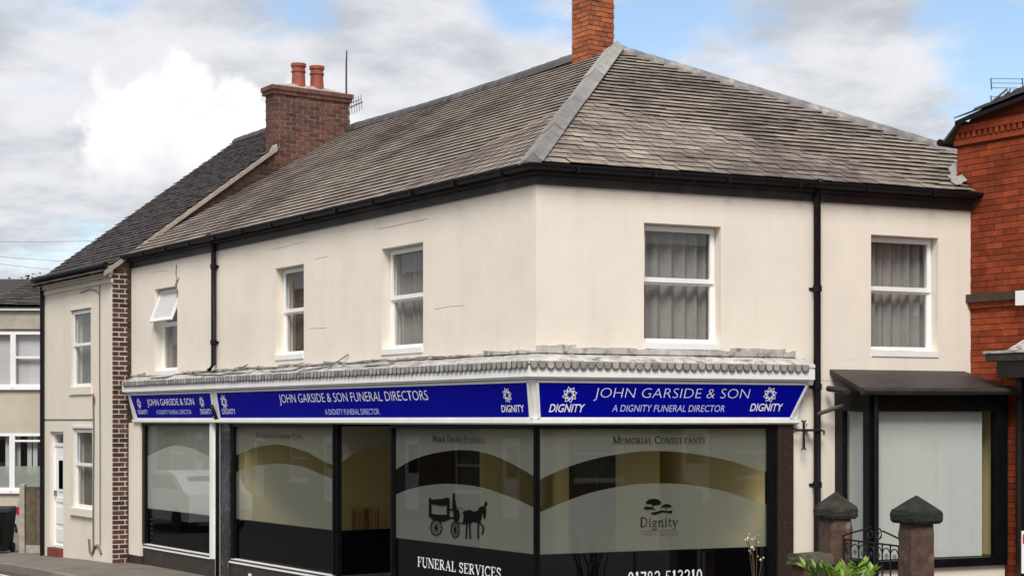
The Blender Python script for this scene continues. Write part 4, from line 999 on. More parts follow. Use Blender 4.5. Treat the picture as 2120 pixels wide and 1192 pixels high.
for i in range(2): MB().box(B, c0+0.02+i*(c1-c0)/2, c0-0.02+(i+1)*(c1-c0)/2, -2.6, -2.58, 0.25, 2.1).build('door', M['wood'], cb_)
def chair(x, p, label):
    s = A.s_at(x, -p); o = A.P(s, -p, 0.16); th = thing('wooden_chair', label, 'chair', o, 'chairs inside the shop')
    f = Fr(o, Vector((.55, -.83, 0)), Vector((-.83, -.55, 0)))
    MB().box(f, -.2, .2, -.2, .2, .43, .46).build('seat', M['wood'], th)
    for a_ in (-.18, .18):
        MB().box(f, a_-.018, a_+.018, .15, .19, 0, .43).build('leg', M['wood'], th); MB().box(f, a_-.018, a_+.018, -.2, -.165, 0, .84).build('leg', M['wood'], th)
    MB().box(f, -.2, .2, -.2, -.17, .84, .89).build('top_rail', M['wood'], th)
    for i in range(3): MB().box(f, -.10+i*.10-.009, -.10+i*.10+.009, -.195, -.175, .46, .84).build('back_slat', M['wood'], th)
chair(720, 1.7, 'wooden slat-back chair seen through the lobby glass, next to the window edge'); chair(748, 1.8, 'wooden slat-back chair seen through the lobby glass, next to the door')

# ------------------------------------------------------------------ bay shopfront on the right
bay = empty_part('bay_window', shop)
BD = 0.67; bs0 = B.s_at(1798, BD); bs1 = B.s_at(2085, BD); zbt, zbb = B.z_at(1930, 850, BD), B.z_at(1930, 1157, BD)
zh = B.z_at(1930, 812, BD)
pw = 0.12
SD = Fr(B.P(bs0, 0, 0), B.n, -B.t)           # its left cheek
MB().box(B, bs0+0.002, bs1-0.002, 0.004, BD-0.04, -0.2, zbb-0.1).build('base_wall', M['cream'], bay)
MB().box(B, bs0, bs1, 0.004, BD+0.01, zbb-0.099, zbb).build('sill', M['blackframe'], bay)
MB().box(B, bs0-0.01, bs1, 0.004, BD+0.02, zbt, zh).build('header', M['blackframe'], bay)
for (s0, s1, d0, d1) in ((bs0-0.005, bs0+0.13, BD-0.1, BD+0.012), (bs0-0.004, bs0+0.07, 0.004, 0.16), (bs1-0.16, bs1, BD-0.1, BD+0.012)):
    MB().box(B, s0, s1, d0, d1, zbb+0.001, zbt-0.001).build('post', M['blackframe'], bay)
MB().tube([B.P(bs0+0.07, BD+0.05, z) for z in (0.0, 1.5, zh-0.05)], 0.03, 8).build('downpipe', M['black'], bay)
pane(B, bs0+0.13, bs1-0.16, zbb, zbt, BD-0.05, M['glass'], bay); pane(SD, 0.16, BD-0.1, zbb, zbt, -0.03, M['glass'], bay)
MB().box(B, bs1-.03, bs1-.003, .021, BD-.101, zbb+.001, zbt-.001).build('cheek', M['int_wall'], bay)
nb = 22; bw = (bs1-bs0-0.43)/nb
for i in range(nb):
    c = bs0+0.15+bw*(i+0.5); t2 = (B.t*math.cos(R(14)) + B.n*math.sin(R(14)))*bw*1.05
    o = B.P(c, BD-0.12, zbb+0.01) - t2/2
    piece('blind_slat', cube_mesh(M['blind']), basis(t2, B.n*0.003, Z3*(zbt-zbb-0.02), o), bay)
for i in range(5):
    o = SD.P(0.14+i*0.095, -0.11, zbb+0.01); piece('blind_slat', cube_mesh(M['blind']), basis(SD.t*0.1, SD.n*0.003, Z3*(zbt-zbb-0.02), o), bay)
MB().box(B, bs0+0.1, bs1-0.05, 0.004, 0.02, zbb, zbt).build('backing', M['int_wall'], bay)
rx0 = B.s_at(1717, 0); rt = B.z_at(1800, 765, 0); rl = B.z_at(1800, 806, BD)
def rr(s, d): return B.P(s, d, rt + (rl-rt)*d/(BD+0.16))
q = [rr(rx0, 0.004), rr(bs1-0.1, 0.004), rr(bs1+0.05, BD+0.16), rr(bs0-0.18, BD+0.16)]
MB().hexa([p-Z3*0.05 for p in q], q).build('lead_roof', M['lead_dark'], bay)
MB().box(B, bs0-0.16, bs1+0.02, BD-0.05, BD+0.12, zh+0.002, rl-0.03).build('cornice', M['blackframe'], bay)
MB().tube([B.P(bs0-0.2, BD+0.16, rl-0.02), B.P(bs1+0.06, BD+0.16, rl-0.01)], 0.045, 8).build('gutter', M['lead_dark'], bay)
MB().tube([B.P(bs0-0.16, 0.5, rl-0.02), B.P(bs0-0.16, 0.1, rl+0.02)], 0.035, 8).build('side_gutter', M['lead_dark'], bay)
px0 = B.P(B.s_at(1748, 0.3), 0.3, B.z_at(1748, 838, 0.3)); px1 = B.P(B.s_at(1692, 0.09), 0.09, B.z_at(1692, 857, 0.09))
MB().tube([px0, px1], 0.024, 8).build('waste_pipe', M['alu_dark'], bay)

# iron cross bracket
ib = thing('wall_bracket', 'black iron cross-shaped bracket on the cream wall by the downpipe', 'bracket', B.P(B.s_at(1664, .12), .004, B.z_at(1664, 930, .12)))
def ipt(x, y): s, z = B.sz(x, y, 0.13); return B.P(s, 0.13, z)
MB().tube([ipt(1648, 890), ipt(1700, 890)], 0.017, 6).build('arm', M['iron'], ib)
MB().tube([ipt(1700, 890), ipt(1706, 892), ipt(1706, 900)], 0.011, 6).build('hook', M['iron'], ib)
MB().tube([ipt(1664, 874), ipt(1664, 926)], 0.017, 6).build('upright', M['iron'], ib)
for (x, y, dx, dy) in ((1648, 890, -4, -4), (1648, 890, -4, 4), (1664, 874, -4, -4), (1664, 874, 4, -4), (1664, 926, -4, 4), (1664, 926, 4, 4)):
    MB().tube([ipt(x, y), ipt(x+dx, y+dy)], 0.011, 6).build('forked_tip', M['iron'], ib)
MB().tube([ipt(1668, 884), ipt(1671, 880), ipt(1668, 876)], 0.006, 6).build('ring', M['iron'], ib)
s, z = B.sz(1680, 890, .13); MB().box(B, s-.02, s+.02, 0.004, 0.13, z-.012, z+.012).build('wall_fixing', M['iron'], ib)

# ------------------------------------------------------------------ terraced house on the left
DH = 0.32
HF = Fr(A.P(0, DH, 0), A.t, A.n)
hs0, hs1 = LEN_A, HF.s_at(88)
house = thing('terraced_house', 'narrow pale rendered house with dark tiled roof and brown brick chimney', 'house', HF.P((hs0+hs1)/2, 0, gz(HF.P(hs1, 0, 0))))
zev = EYE + (HY-548)/F*HF.P(HF.s_at(240), 0, 0).y
ZHe = HF.z_at(150, 592-12, 0)
hh = [hole(HF, 148, 188, 640, 800, 168), hole(HF, 152, 191, 886, 1052, 172), hole(HF, 103, 131, 893, 1134, 117)]
wall_with_holes(HF, hs0+0.003, hs1, -0.6, ZHe, hh, thick=0.25).build('wall', M['cream_house'], house)
MB().box(HF, hs0+0.003, hs1, -0.03, 0.03, HF.z_at(235, 584), HF.z_at(235, 576)).build('string_course', M['cream_house'], house)
MB().box(HF, hs0+0.003, hs1, 0.0, 0.10, ZHe-0.02, ZHe+0.09).build('cornice', M['white'], house)
nd = 26
for i in range(nd):
    s = hs0+0.06+(hs1-hs0-0.12)*i/(nd-1); MB().box(HF, s-0.028, s+0.028, 0.0, 0.065, ZHe-0.085, ZHe-0.021).build('dentil', M['cream_house'], house)
window(house, HF, *hh[0], HF.z_at(170, 713), rec=0.05, fw=0.045, curt=M['curtain_dark'], sill=False)
MB().box(HF, hh[0][0]-.08, hh[0][1]+.08, -0.02, 0.03, hh[0][2]-0.14, hh[0][2]-0.01).build('sill', M['cream_house'], house)
window(house, HF, *hh[1], HF.z_at(175, 962), rec=0.05, fw=0.05, curt=M['curtain_dark'], sill=False)
MB().box(HF, hh[1][0]-.08, hh[1][1]+.1, -0.02, 0.06, hh[1][2]-0.13, hh[1][2]-0.003).build('sill', M['cream_house'], house)
for h in hh[:2]: MB().box(HF, h[0]-.03, h[1]+.03, 0.0, 0.02, h[3]+0.002, h[3]+0.045).build('lintel_edge', M['cream_house'], house)
s0, s1, z0, z1 = hh[2]
door = empty_part('door', house); dz = HF.z_at(117, 920)
mb = MB(); ring(mb, HF, s0, s1, z0, z1, 0.05, -0.14, -0.06); mb.box(HF, s0+.05, s1-.05, -.13, -.07, dz-.03, dz+.03); mb.build('frame', M['upvc'], door)
pane(HF, s0+.05, s1-.05, dz+.03, z1-.05, -.1, M['glass_up'], door, 'fanlight')
MB().box(HF, s0+.05, s1-.05, -.13, -.09, z0+.03, dz-.03).build('leaf', M['upvc'], door)
mid = (s0+s1)/2
MB().box(HF, mid-.16, mid+.12, -.089, -.078, HF.z_at(122, 1018), HF.z_at(122, 948)).build('glazing_frame', M['upvc'], door)
MB().box(HF, mid-.13, mid+.09, -.077, -.074, HF.z_at(122, 1012), HF.z_at(122, 953)).build('dark_glazing', M['blackfilm'], door)
for (ya, yb) in ((1030, 1040), (1050, 1085), (1095, 1122)): MB().box(HF, mid-.25, mid+.25, -.089, -.075, HF.z_at(122, yb), HF.z_at(122, ya)).build('panel', M['upvc'], door)
MB().box(HF, s1-.14, s1-.1, -.089, -.04, z0+0.95, z0+1.05).build('handle', M['alu'], door)
MB().box(HF, s0, s1, -.1, .05, -0.5, z0).build('door_step', M['redstep'], house)
# downpipe at its far edge, cables and gas pipe on the front
s = HF.s_at(87, 0.05); dp = MB().tube([HF.P(s, 0.05, gz(HF.P(s, 0, 0))), HF.P(s, 0.05, ZHe-0.05), HF.P(s, 0.1, ZHe+0.08)], 0.04, 8).build('downpipe', M['black'], house)
MB().tube([HF.P(hs0-0.02, 0.14, ZHe+0.12), HF.P(hs1+0.12, 0.14, ZHe+0.12)], 0.05, 8).build('gutter', M['black'], house)
def hp_(x, y, d=0.02): s_, z_ = HF.sz(x, y, d); return HF.P(s_, d, z_)
MB().tube([hp_(206, 568), hp_(206, 760), hp_(207, 900), hp_(207, 1130)], 0.009, 5).build('cable', M['cable'], house)
MB().tube([hp_(165, 606), hp_(185, 598), hp_(200, 602), hp_(206, 612)], 0.008, 5).build('cable', M['cable'], house)
MB().tube([hp_(193, 815), hp_(194, 900), hp_(193, 1000), hp_(193, 1140)], 0.014, 5).build('pipe', M['cable'], house)
MB().tube([hp_(184, 1115), hp_(186, 1142), hp_(191, 1145), hp_(196, 1130), hp_(202, 1128), hp_(207, 1138), hp_(209, 1145)], 0.022, 6).build('pipe', M['cable'], house)
MB().box(HF, HF.s_at(193), HF.s_at(89), 0.0, 0.006, HF.z_at(140, 870), HF.z_at(140, 867)).build('string_line', M['cable'], house)
MB().tube([hp_(194, 820, .03), hp_(194, 832, .03)], 0.016, 6).build('rusty_fixing', M['redstep'], house)
# gable wall towards the shop: brick by brick where it shows
GW = Fr(A.P(LEN_A, DH, 0), -A.n, -A.t)        # s runs inward from the house front, n looks towards the shop
slope = 0.75; zg0 = 2.60+EYE
def vz(s): return zg0 + slope*s
TR = 2.72+DH; ridge_s = TR+0.95
zr = vz(ridge_s)
MB().hexa([GW.P(0.004, -0.2, -.6), GW.P(8, -0.2, -.6), GW.P(8, -0.2, vz(0.1)), GW.P(ridge_s, -.2, zr-.05), GW.P(0.004, -.2, vz(0)-.05)],
          [GW.P(0.004, -0.012, -.6), GW.P(8, -0.012, -.6), GW.P(8, -0.012, vz(0.1)), GW.P(ridge_s, -.012, zr-.05), GW.P(0.004, -.012, vz(0)-.05)]).build('gable_wall', M['mortar_gable'], house)
GB = Fr(GW.P(0, -0.010, 0), GW.t, GW.n)
gbr = empty_part('gable_brickwork', house)
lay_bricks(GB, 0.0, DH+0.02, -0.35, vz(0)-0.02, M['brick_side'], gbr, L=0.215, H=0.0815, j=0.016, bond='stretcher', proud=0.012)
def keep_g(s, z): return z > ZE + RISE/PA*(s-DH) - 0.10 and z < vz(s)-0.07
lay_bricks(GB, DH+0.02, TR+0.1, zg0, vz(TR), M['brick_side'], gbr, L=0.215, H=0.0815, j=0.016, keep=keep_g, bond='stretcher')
mb = MB(); q = [GW.P(-0.16, -.14, vz(-.16)-.06), GW.P(-0.16, .06, vz(-.16)-.06), GW.P(TR, .06, vz(TR)-.06), GW.P(TR, -.14, vz(TR)-.06)]
mb.hexa(q, [p+Z3*0.075 for p in q]).build('verge_board', M['mortar'], house)
# tiled front slope
hroof = empty_part('roof', house)
upH = (-A.n + Z3*slope).normalized(); nrH = (A.n*slope + Z3).normalized(); cosH = 1/math.sqrt(1+slope*slope)
def rpH(s, p, l=0): return GW.P(p, 0, vz(p)) + A.t*s + nrH*l
wH = hs1-hs0
mb = MB(); mb.quad(rpH(0.02, -.18, 0), rpH(wH+.12, -.18, 0), rpH(wH+.12, ridge_s, 0), rpH(0.02, ridge_s, 0)); mb.quad(rpH(.02, ridge_s), rpH(wH+.12, ridge_s), GW.P(8, 0, vz(.1))+A.t*(wH+.12), GW.P(8, 0, vz(.1))+A.t*.02); mb.build('roof_deck', M['slate_edge'], hroof)
tl_ = MB(); k = 0; dist = -.2/cosH
while dist*cosH < ridge_s-.05:
    s = 0.0 + (k % 2)*.085
    while s < wH+.08:
        t0 = .035+random.uniform(-.005, .006); o = rpH(s, dist*cosH, t0); x = A.t*.165; y = upH*.2 - nrH*(t0+.002)*.8; z = nrH*.014
        if dist*cosH > GW.s_at(567)-.15 and s < .36: s += .17; continue
        tl_.hexa([o, o+y, o+x+y, o+x], [o+z, o+y+z, o+x+y+z, o+x+z]); tl_.tone += [min(1, max(0, random.gauss(.5, .25)))]*6; s += .17
    dist += .125; k += 1
o = tl_.build('roof_tiles', M['tile_dark'], hroof, recalc=False); o['kind'] = 'stuff'
for i in range(8):
    s0, s1 = .38+(wH-.38)*i/8, .38+(wH-.38)*(i+1.04)/8; P0, P1 = rpH(s1+.05, ridge_s), rpH(s0, ridge_s)
    mb = MB(); n6 = 6; sd = (P1-P0).normalized().cross(Z3).normalized()
    a_ = [P0 + sd*(.11*math.cos(math.pi*i6/n6)) + Z3*(-.03+.12*math.sin(math.pi*i6/n6)) for i6 in range(n6+1)]; b_ = [p+(P1-P0)+Z3*.012 for p in a_]
    for i6 in range(n6): mb.quad(a_[i6], a_[i6+1], b_[i6+1], b_[i6])
    mb.quad(*a_); mb.quad(*b_[::-1]); mb.build('ridge_tile', M['ridge'], hroof)
# far-side and rear walls
LW = Fr(HF.P(hs1, 0, 0), -A.n, A.t)
MB().hexa([LW.P(0.01, -.2, -.8), LW.P(8, -.2, -.8), LW.P(8, -.2, vz(.1)-.05), LW.P(ridge_s, -.2, zr-.05), LW.P(0.01, -.2, vz(0)-.05)], [LW.P(0.01, -.004, -.8), LW.P(8, -.004, -.8), LW.P(8, -.004, vz(.1)-.05), LW.P(ridge_s, -.004, zr-.05), LW.P(0.01, -.004, vz(0)-.05)]).build('end_wall', M['brick_side'], house)
MB().box(HF, hs0+.2, hs1-.2, -8, -7.8, -.8, vz(.1)-.05).build('rear_wall', M['brick_side'], house)
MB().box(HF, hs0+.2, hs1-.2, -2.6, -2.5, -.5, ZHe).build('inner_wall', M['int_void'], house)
MB().box(HF, hs0+.2, hs1-.2, -7.8, -.2, ZHe-.05, ZHe).build('inner_ceiling', M['int_void'], house)
# chimney stack astride the gable
stack = empty_part('chimney', house)
k0 = GW.s_at(567); k1 = GW.s_at(724)
zt_ = EYE + (HY-176)/F*GW.P(k0, 0, 0).y; cd = 0.36
zlow = vz(k0)-0.35
MB().box(GW, k0+.012, k1, -cd+.012, 0.0, zlow, zt_).build('core', M['mortar_brown'], stack)
CF = Fr(GW.P(0, 0.0, 0), GW.t, GW.n)
def keep_c(s, z): return z > min(ZE + RISE/PA*(s-DH), ZE+RISE) - 0.12
lay_bricks(CF, k0, k1, zlow, zt_-.15, M['brick_brown'], stack, L=0.235, H=0.0815, j=0.017, keep=keep_c, proud=0.009, bond='stretcher')
CL = Fr(GW.P(k0+.012, 0, 0), -GW.n, -GW.t)
lay_bricks(CL, 0.0, cd-.01, vz(k0)-.1, zt_-.15, M['brick_brown'], stack, L=0.235, H=0.0815, j=0.017, proud=0.009, bond='stretcher')
for (e, za, zb_) in ((.035, zt_-.15, zt_-.08), (.06, zt_-.079, zt_+.0)):
    c = MB().box(GW, k0-e, k1+e, -cd-e, e, za, zb_).build('corbel', M['mortar_brown'], stack)
    fr_ = Fr(GW.P(0, e-.008, 0), GW.t, GW.n); lay_bricks(fr_, k0-e, k1+e, za+.002, zb_, M['brick_brown'], stack, L=0.235, H=zb_-za, j=.008, proud=.014, bond='stretcher')
    fr_ = Fr(GW.P(k0-e+.008, 0, 0), -GW.n, -GW.t); lay_bricks(fr_, -e, cd+e, za+.002, zb_, M['brick_brown'], stack, L=0.235, H=zb_-za, j=.008, proud=.014, bond='stretcher')
q0 = [GW.P(k0, -cd, zt_), GW.P(k1, -cd, zt_), GW.P(k1, 0, zt_), GW.P(k0, 0, zt_)]
q1 = [GW.P(k0+.42, -cd+.12, zt_+.09), GW.P(k1-.5, -cd+.12, zt_+.09), GW.P(k1-.5, -.1, zt_+.09), GW.P(k0+.42, -.1, zt_+.09)]
MB().hexa(q0, q1).build('flaunching', M['flaunch'], stack)
for x in (618, 656):
    c = GW.P(GW.s_at(x, -cd/2), -cd/2, zt_+.05)
    MB().lathe(c, [(.135, 0), (.125, .10), (.118, .27), (.135, .275), (.135, .30), (.12, .31), (.12, .37), (.14, .375), (.14, .43), (.11, .43), (.10, .36)], 18).build('chimney_pot', M['terracotta'], stack, smooth=False)
o = [GW.P(k0-.14, .035, vz(k0-.14)-.02), GW.P(k0+.04, .035, vz(k0+.04)-.08), GW.P(k0+.04, .035, vz(k0)+.10), GW.P(k0-.05, .035, vz(k0)+.06)]
MB().hexa(o, [p+GW.n*.012 for p in o]).build('lead_flashing', M['lead'], stack)

# aerial on the chimney stack
pm = GW.P(GW.s_at(717, -.3), -.3, zt_)
ae = thing('tv_aerial', 'thin mast and small aerial fixed to the brown brick chimney', 'aerial', pm)
ztop = EYE + (HY-105)/F*pm.y
MB().tube([pm - Z3*.1, pm+Z3*(ztop-zt_)*.75, pm+Z3*(ztop-zt_)+Vector((.01, 0, 0))], [.02, .018, .012], 6).build('mast', M['alu_dark'], ae)
b0 = Vector(((722-CX)/F*(pm.y), pm.y, EYE+(HY-224)/F*pm.y)); b1 = Vector(((749-CX)/F*pm.y, pm.y+.15, EYE+(HY-208)/F*pm.y))
MB().tube([b0, b1], .012, 5).build('boom', M['alu_dark'], ae); MB().tube([b0+Z3*.08, b1+Vector((-.02, 0, .05))], .007, 5).build('boom', M['alu_dark'], ae)
for i in range(5):
    c = b0.lerp(b1, .2+i*.18); MB().tube([c+Vector((0, -.12, .12)), c+Vector((0, .12, -.12))], .005, 4).build('element', M['alu'], ae)

# ------------------------------------------------------------------ far-left building
ZL = 40.0; FB = Fr((0, ZL, 0), (1, 0.03, 0), (0.03, -1, 0))
fb = thing('office_building', 'two storey beige rendered building with tiled roof and wide white windows', 'building', FB.P(-16, 0, -.4))
fx0 = FB.s_at(-420); fx1 = FB.s_at(150)
f_h = [hole(FB, -160, 25, 688, 799, 0), hole(FB, 29, 120, 688, 799, 60), hole(FB, -160, 23, 898, 1013, 0), hole(FB, 27, 120, 898, 1013, 60)]
f_h = [(a, b, z0, z1) for a, b, z0, z1 in f_h]
wall_with_holes(FB, fx0, fx1, -1.2, FB.z_at(40, 642), f_h).build('wall', M['render_far'], fb)
MB().box(FB, fx0, fx1, 0.0, 0.06, FB.z_at(40, 681), FB.z_at(40, 644)).build('concrete_band', M['concrete_band'], fb)
MB().box(FB, fx0, fx1, 0.0, 0.16, FB.z_at(40, 643), FB.z_at(40, 638)).build('fascia_board', M['upvc'], fb)
for i, (a, b, z0, z1) in enumerate(f_h):
    w = empty_part('window', fb); mb = MB(); ring(mb, FB, a-.03, b+.03, z0-.02, z1+.02, 0.07, -.1, 0.01)
    if i % 2: mb.box(FB, a+.04, b-.04, -.09, 0.0, z0+(z1-z0)*(.52 if i == 1 else .86), z0+(z1-z0)*(.52 if i == 1 else .86)+.05)
    mb.build('frame', M['upvc'], w); pane(FB, a, b, z0, z1, -.05, M['glass_up'], w)
    MB().box(FB, a-.04, b+.04, 0.0, .08, z0-.09, z0-.022).build('sill', M['upvc'], w)
    if i < 2: pane(FB, a, b, z0, z1, -.16, M['far_net'], w, 'net_screen')
    else:
        zs = z0+(z1-z0)*.42; pane(FB, a, b, z0, zs, -.06, M['frost_pale'], w, 'frosted_film')
        for q in range(int((b-a)/.14)):
            if q % 3 != 1: MB().box(FB, a+.02+q*.14, a+.13+q*.14, -.2, -.19, zs-.2, z1).build('blind_slat', M['blind'], w)
MB().box(FB, fx0, fx1, -3, -2.9, -1.2, FB.z_at(40, 642)).build('inner_wall', M['int_void'], fb)
MB().box(FB, fx0, fx0+.3, -9, -.01, -1.2, FB.z_at(40, 642)-.05).build('side_wall', M['render_far'], fb); MB().box(FB, fx1-.3, fx1, -9, -.29, -1.2, FB.z_at(40, 642)-.05).build('side_wall', M['render_far'], fb)
fe = FB.z_at(40, 638)+.04; fr_p, fr_r = 5.2, None
Zr = ZL+fr_p; zrr = EYE+(HY-578)/F*Zr
mb = MB(); mb.quad(FB.P(fx0, .2, fe-.03), FB.P(fx1, .2, fe-.03), FB.P(fx1, -fr_p, zrr-.03), FB.P(fx0, -fr_p, zrr-.03)); mb.quad(FB.P(fx0, -fr_p, zrr-.03), FB.P(fx1, -fr_p, zrr-.03), FB.P(fx1, -2*fr_p, fe-.03), FB.P(fx0, -2*fr_p, fe-.03)); mb.build('roof_deck', M['slate_edge'], fb)
uF = (FB.P(0, -fr_p, zrr)-FB.P(0, .2, fe)); LF = uF.length; uF.normalize(); nF = uF.cross(FB.t)*-1
if nF.z < 0: nF = -nF
ft = MB(); k = 0; dd_ = 0
while dd_ < LF-.1:
    s = max(fx0, FB.s_at(-30)) - (k % 2)*.13
    while s < min(fx1, FB.s_at(110)):
        t0 = .045+random.uniform(-.006, .008); o = FB.P(s, .2, fe) + uF*dd_ + nF*t0; x = FB.t*.25; y = uF*.34-nF*.04; z = nF*.016
        ft.hexa([o, o+x, o+x+y, o+y], [o+z, o+x+z, o+x+y+z, o+y+z]); ft.tone += [min(1, max(0, random.gauss(.5, .25)))]*6; s += .26
    dd_ += .24; k += 1
o = ft.build('roof_tiles', M['tile_far'], fb, recalc=False); o['kind'] = 'stuff'

# tree beyond, wires, bin, fence, parked car
def tree(x, y, Zt, h, label):
    X = (x-CX)/F*Zt; top = EYE+(HY-y)/F*Zt; b = Vector((X, Zt, -.8)); th = thing('tree', label, 'tree', b); rnd = random.Random(4)
    mb = MB(); mb.tube([b, b+Vector((.1, 0, (top+.8)*.5)), b+Vector((-.05, .1, top+.8-.8))], [.16, .11, .03], 8)
    limbs = []
    for i in range(9):
        zz = (top+.8)*rnd.uniform(.45, .85); an = rnd.uniform(0, 6.28); e = b+Vector((math.cos(an)*rnd.uniform(.6, 1.3), math.sin(an)*rnd.uniform(.6, 1.3), zz+rnd.uniform(.4, 1.0)))
        e.z = min(e.z, top-.2); mb.tube([b+Vector((0, 0, zz*.9)), e], [.05, .015], 5); limbs.append(e)
    limbs.append(Vector((X, Zt, top-.3)))
    mb.build('trunk', M['stem'], th); cr = MB()
    for e in limbs:
        for i in range(150):
            c = e + Vector((rnd.gauss(0, .32), rnd.gauss(0, .32), rnd.gauss(0, .24)))
            if c.z > top: continue
            a_ = Vector((rnd.gauss(0, 1), rnd.gauss(0, 1), rnd.gauss(0, .6))).normalized(); b_ = a_.cross(Vector((rnd.gauss(0, 1), rnd.gauss(0, 1), 1))).normalized(); l = rnd.uniform(.05, .09)
            cr.quad(c-a_*l, c+b_*l*.5, c+a_*l, c-b_*l*.5); cr.tone.append(rnd.random())
    cr.build('crown', M['leaf_tree'], th, recalc=False)
tree(74, 566, 48, 4, 'small yellow green tree peeping over the tiled roof behind the pale house')
for (ya, yb, lb) in ((497, 494, 'thin overhead wire crossing the sky, topmost of the wires'), (528, 540, 'thin overhead wire crossing the sky, middle of the wires'), (543, 562, 'thin overhead wire crossing the sky, lowest of the wires')):
    def wp(x, y, Zw): return Vector(((x-CX)/F*Zw, Zw, EYE+(HY-y)/F*Zw))
    pts = [wp(-220 + 700*i/10, ya+(yb-ya)*(-220+700*i/10)/200 + 10*math.sin(math.pi*i/10) - 5, 46+i*.4) for i in range(11)]
    tag(MB().tube(pts, 0.006, 5).build('overhead_wire', M['wire'], origin=pts[0]), lb, 'wire', 'overhead wires')
def wheelie(x, Zb):
    X = (x-CX)/F*Zb; b = Vector((X, Zb, 0)); b.z = gz(b)-0.008; th = thing('wheelie_bin', 'black plastic wheelie bin standing beside the concrete fence post', 'bin', b)
    f = Fr(b, (1, 0, 0), (0, -1, 0)); zt = EYE+(HY-1058)/F*Zb-b.z
    MB().hexa([f.P(-.23, .25, .06), f.P(.23, .25, .06), f.P(.23, -.25, .06), f.P(-.23, -.25, .06)], [f.P(-.285, .33, zt), f.P(.285, .33, zt), f.P(.285, -.33, zt), f.P(-.285, -.33, zt)]).build('body', M['bin'], th)
    MB().hexa([f.P(-.30, .35, zt), f.P(.30, .35, zt), f.P(.30, -.36, zt), f.P(-.30, -.36, zt)], [f.P(-.27, .30, zt+.06), f.P(.27, .30, zt+.06), f.P(.27, -.34, zt+.09), f.P(-.27, -.34, zt+.09)]).build('lid', M['bin'], th)
    MB().tube([f.P(-.26, -.40, zt-.02), f.P(.26, -.40, zt-.02)], .018, 6).build('handle', M['bin'], th)
    for sx in (-.27, .22): MB().tube([f.P(sx, -.22, .1), f.P(sx+.05, -.22, .1)], .1, 14).build('wheel', M['tyre'], th)
    for i in range(3): MB().box(f, -.2+i*.16, -.14+i*.16, .29, .335, .3, zt-.2).build('rib', M['bin'], th)
wheelie(-7, 31.2)
Zf = 30.9
fp = Vector(((47.5-CX)/F*Zf, Zf, 0)); fp.z = gz(fp)-.008
PF = Fr(fp, Vector((1, -.12, 0)).normalized(), Vector((-.12, -1, 0)).normalized())
fen = thing('fence_panel', 'brown boarded fence panel with a pale concrete post', 'fence', fp)
ztp = EYE+(HY-1003)/F*Zf-fp.z
mb = MB(); mb.hexa([PF.P(-.055, .05, -.1), PF.P(.055, .05, -.1), PF.P(.055, -.05, -.1), PF.P(-.055, -.05, -.1)], [PF.P(-.05, .05, ztp), PF.P(.05, .05, ztp), PF.P(.05, -.05, ztp+.02), PF.P(-.05, -.05, ztp+.02)]); mb.build('post', M['post'], fen)
for i in range(4): MB().box(PF, .056+i*.1, .152+i*.1, -.025, .0+.006*(i % 2), .17, ztp-.07).build('board', M['board'], fen)
MB().box(PF, .056, .46, -.03, .012, ztp-.069, ztp-.03).build('capping', M['board'], fen)
MB().box(PF, .056, .46, -.03, .012, -.02, .165).build('gravel_board', M['post'], fen)
# car mostly hidden behind fence and bin
Zc = 33.4; cb0 = Vector(((33-CX)/F*Zc, Zc, 0)); cb0.z = gz(cb0)-.008
car = thing('parked_car', 'silver car parked behind the fence panel, its red rear lamp showing', 'car', cb0+Vector((2.1, .8, 0)))
CFm = Fr(cb0, (1, 0, 0), (0, -1, 0))
prof = [(0.05, .28), (0.0, .55), (.04, .98), (.14, 1.04), (.6, 1.06), (1.15, 1.42), (2.5, 1.44), (3.2, 1.05), (4.05, .92), (4.2, .6), (4.15, .28)]
MB().hexa([CFm.P(a, 0, b) for a, b in prof], [CFm.P(a, -1.65, b) for a, b in prof]).build('body', M['carpaint'], car)
for (a, b) in ((.78, .0), (3.4, .0)):
    for d in (.01, -1.66):
        wh = MB().tube([CFm.P(a, d, .31), CFm.P(a, d-.18 if d > 0 else d+.18, .31)], .31, 20).build('wheel', M['tyre'], car)
        MB().tube([CFm.P(a, d+.012 if d > 0 else d-.012, .31), CFm.P(a, d, .31)], .2, 16).build('rim', M['alu'], wh)
for d0, d1 in ((.012, -.25), (-1.4, -1.66)): MB().box(CFm, -.012, .17, min(d0, d1), max(d0, d1), .70, .86).build('rear_lamp', M['redlens'], car)
sw = [(1.05, 1.05), (1.3, 1.38), (2.4, 1.39), (3.0, 1.06)]
for d in (.006, -1.656): MB().hexa([CFm.P(a, d, b) for a, b in sw], [CFm.P(a, d-.005, b) for a, b in sw]).build('side_window', M['blackfilm'], car)
MB().box(CFm, -.04, .0, -1.6, -.05, .32, .5).build('bumper', M['bin'], car)

# ------------------------------------------------------------------ red brick house on the right
RW = Fr(B.P(B.s_at(1981, -.2), -.2, 0), -A.t, A.n)
red = thing('red_brick_house', 'red brick house with moulded cornice and slate roof beside the shop', 'house', RW.P(0.5, 0, 0))
zR = EYE + (HY-300)/F*RW.P(0, 0, 0).y
def rv(s): return zR + 0.12 + 0.52*min(s, .2)/.2*.5 + .15*max(0, s-.2)
wl = [(0.012, -.3), (7, -.3), (7, zR+1.335), (.22, zR+.305), (0.012, zR+.10)]
MB().hexa([RW.P(s, -.3, z) for s, z in wl], [RW.P(s, -.012, z) for s, z in wl]).build('wall', M['brick_sheet_red'], red)
MB().hexa([RW.P(.0, -.02, -.3), RW.P(.28, -.02, -.3), RW.P(.28, -6, -.3), RW.P(.0, -6, -.3)], [RW.P(.0, -.02, zR), RW.P(.28, -.02, zR), RW.P(.28, -6, zR), RW.P(.0, -6, zR)]).build('rear_wall', M['brick_red'], red)
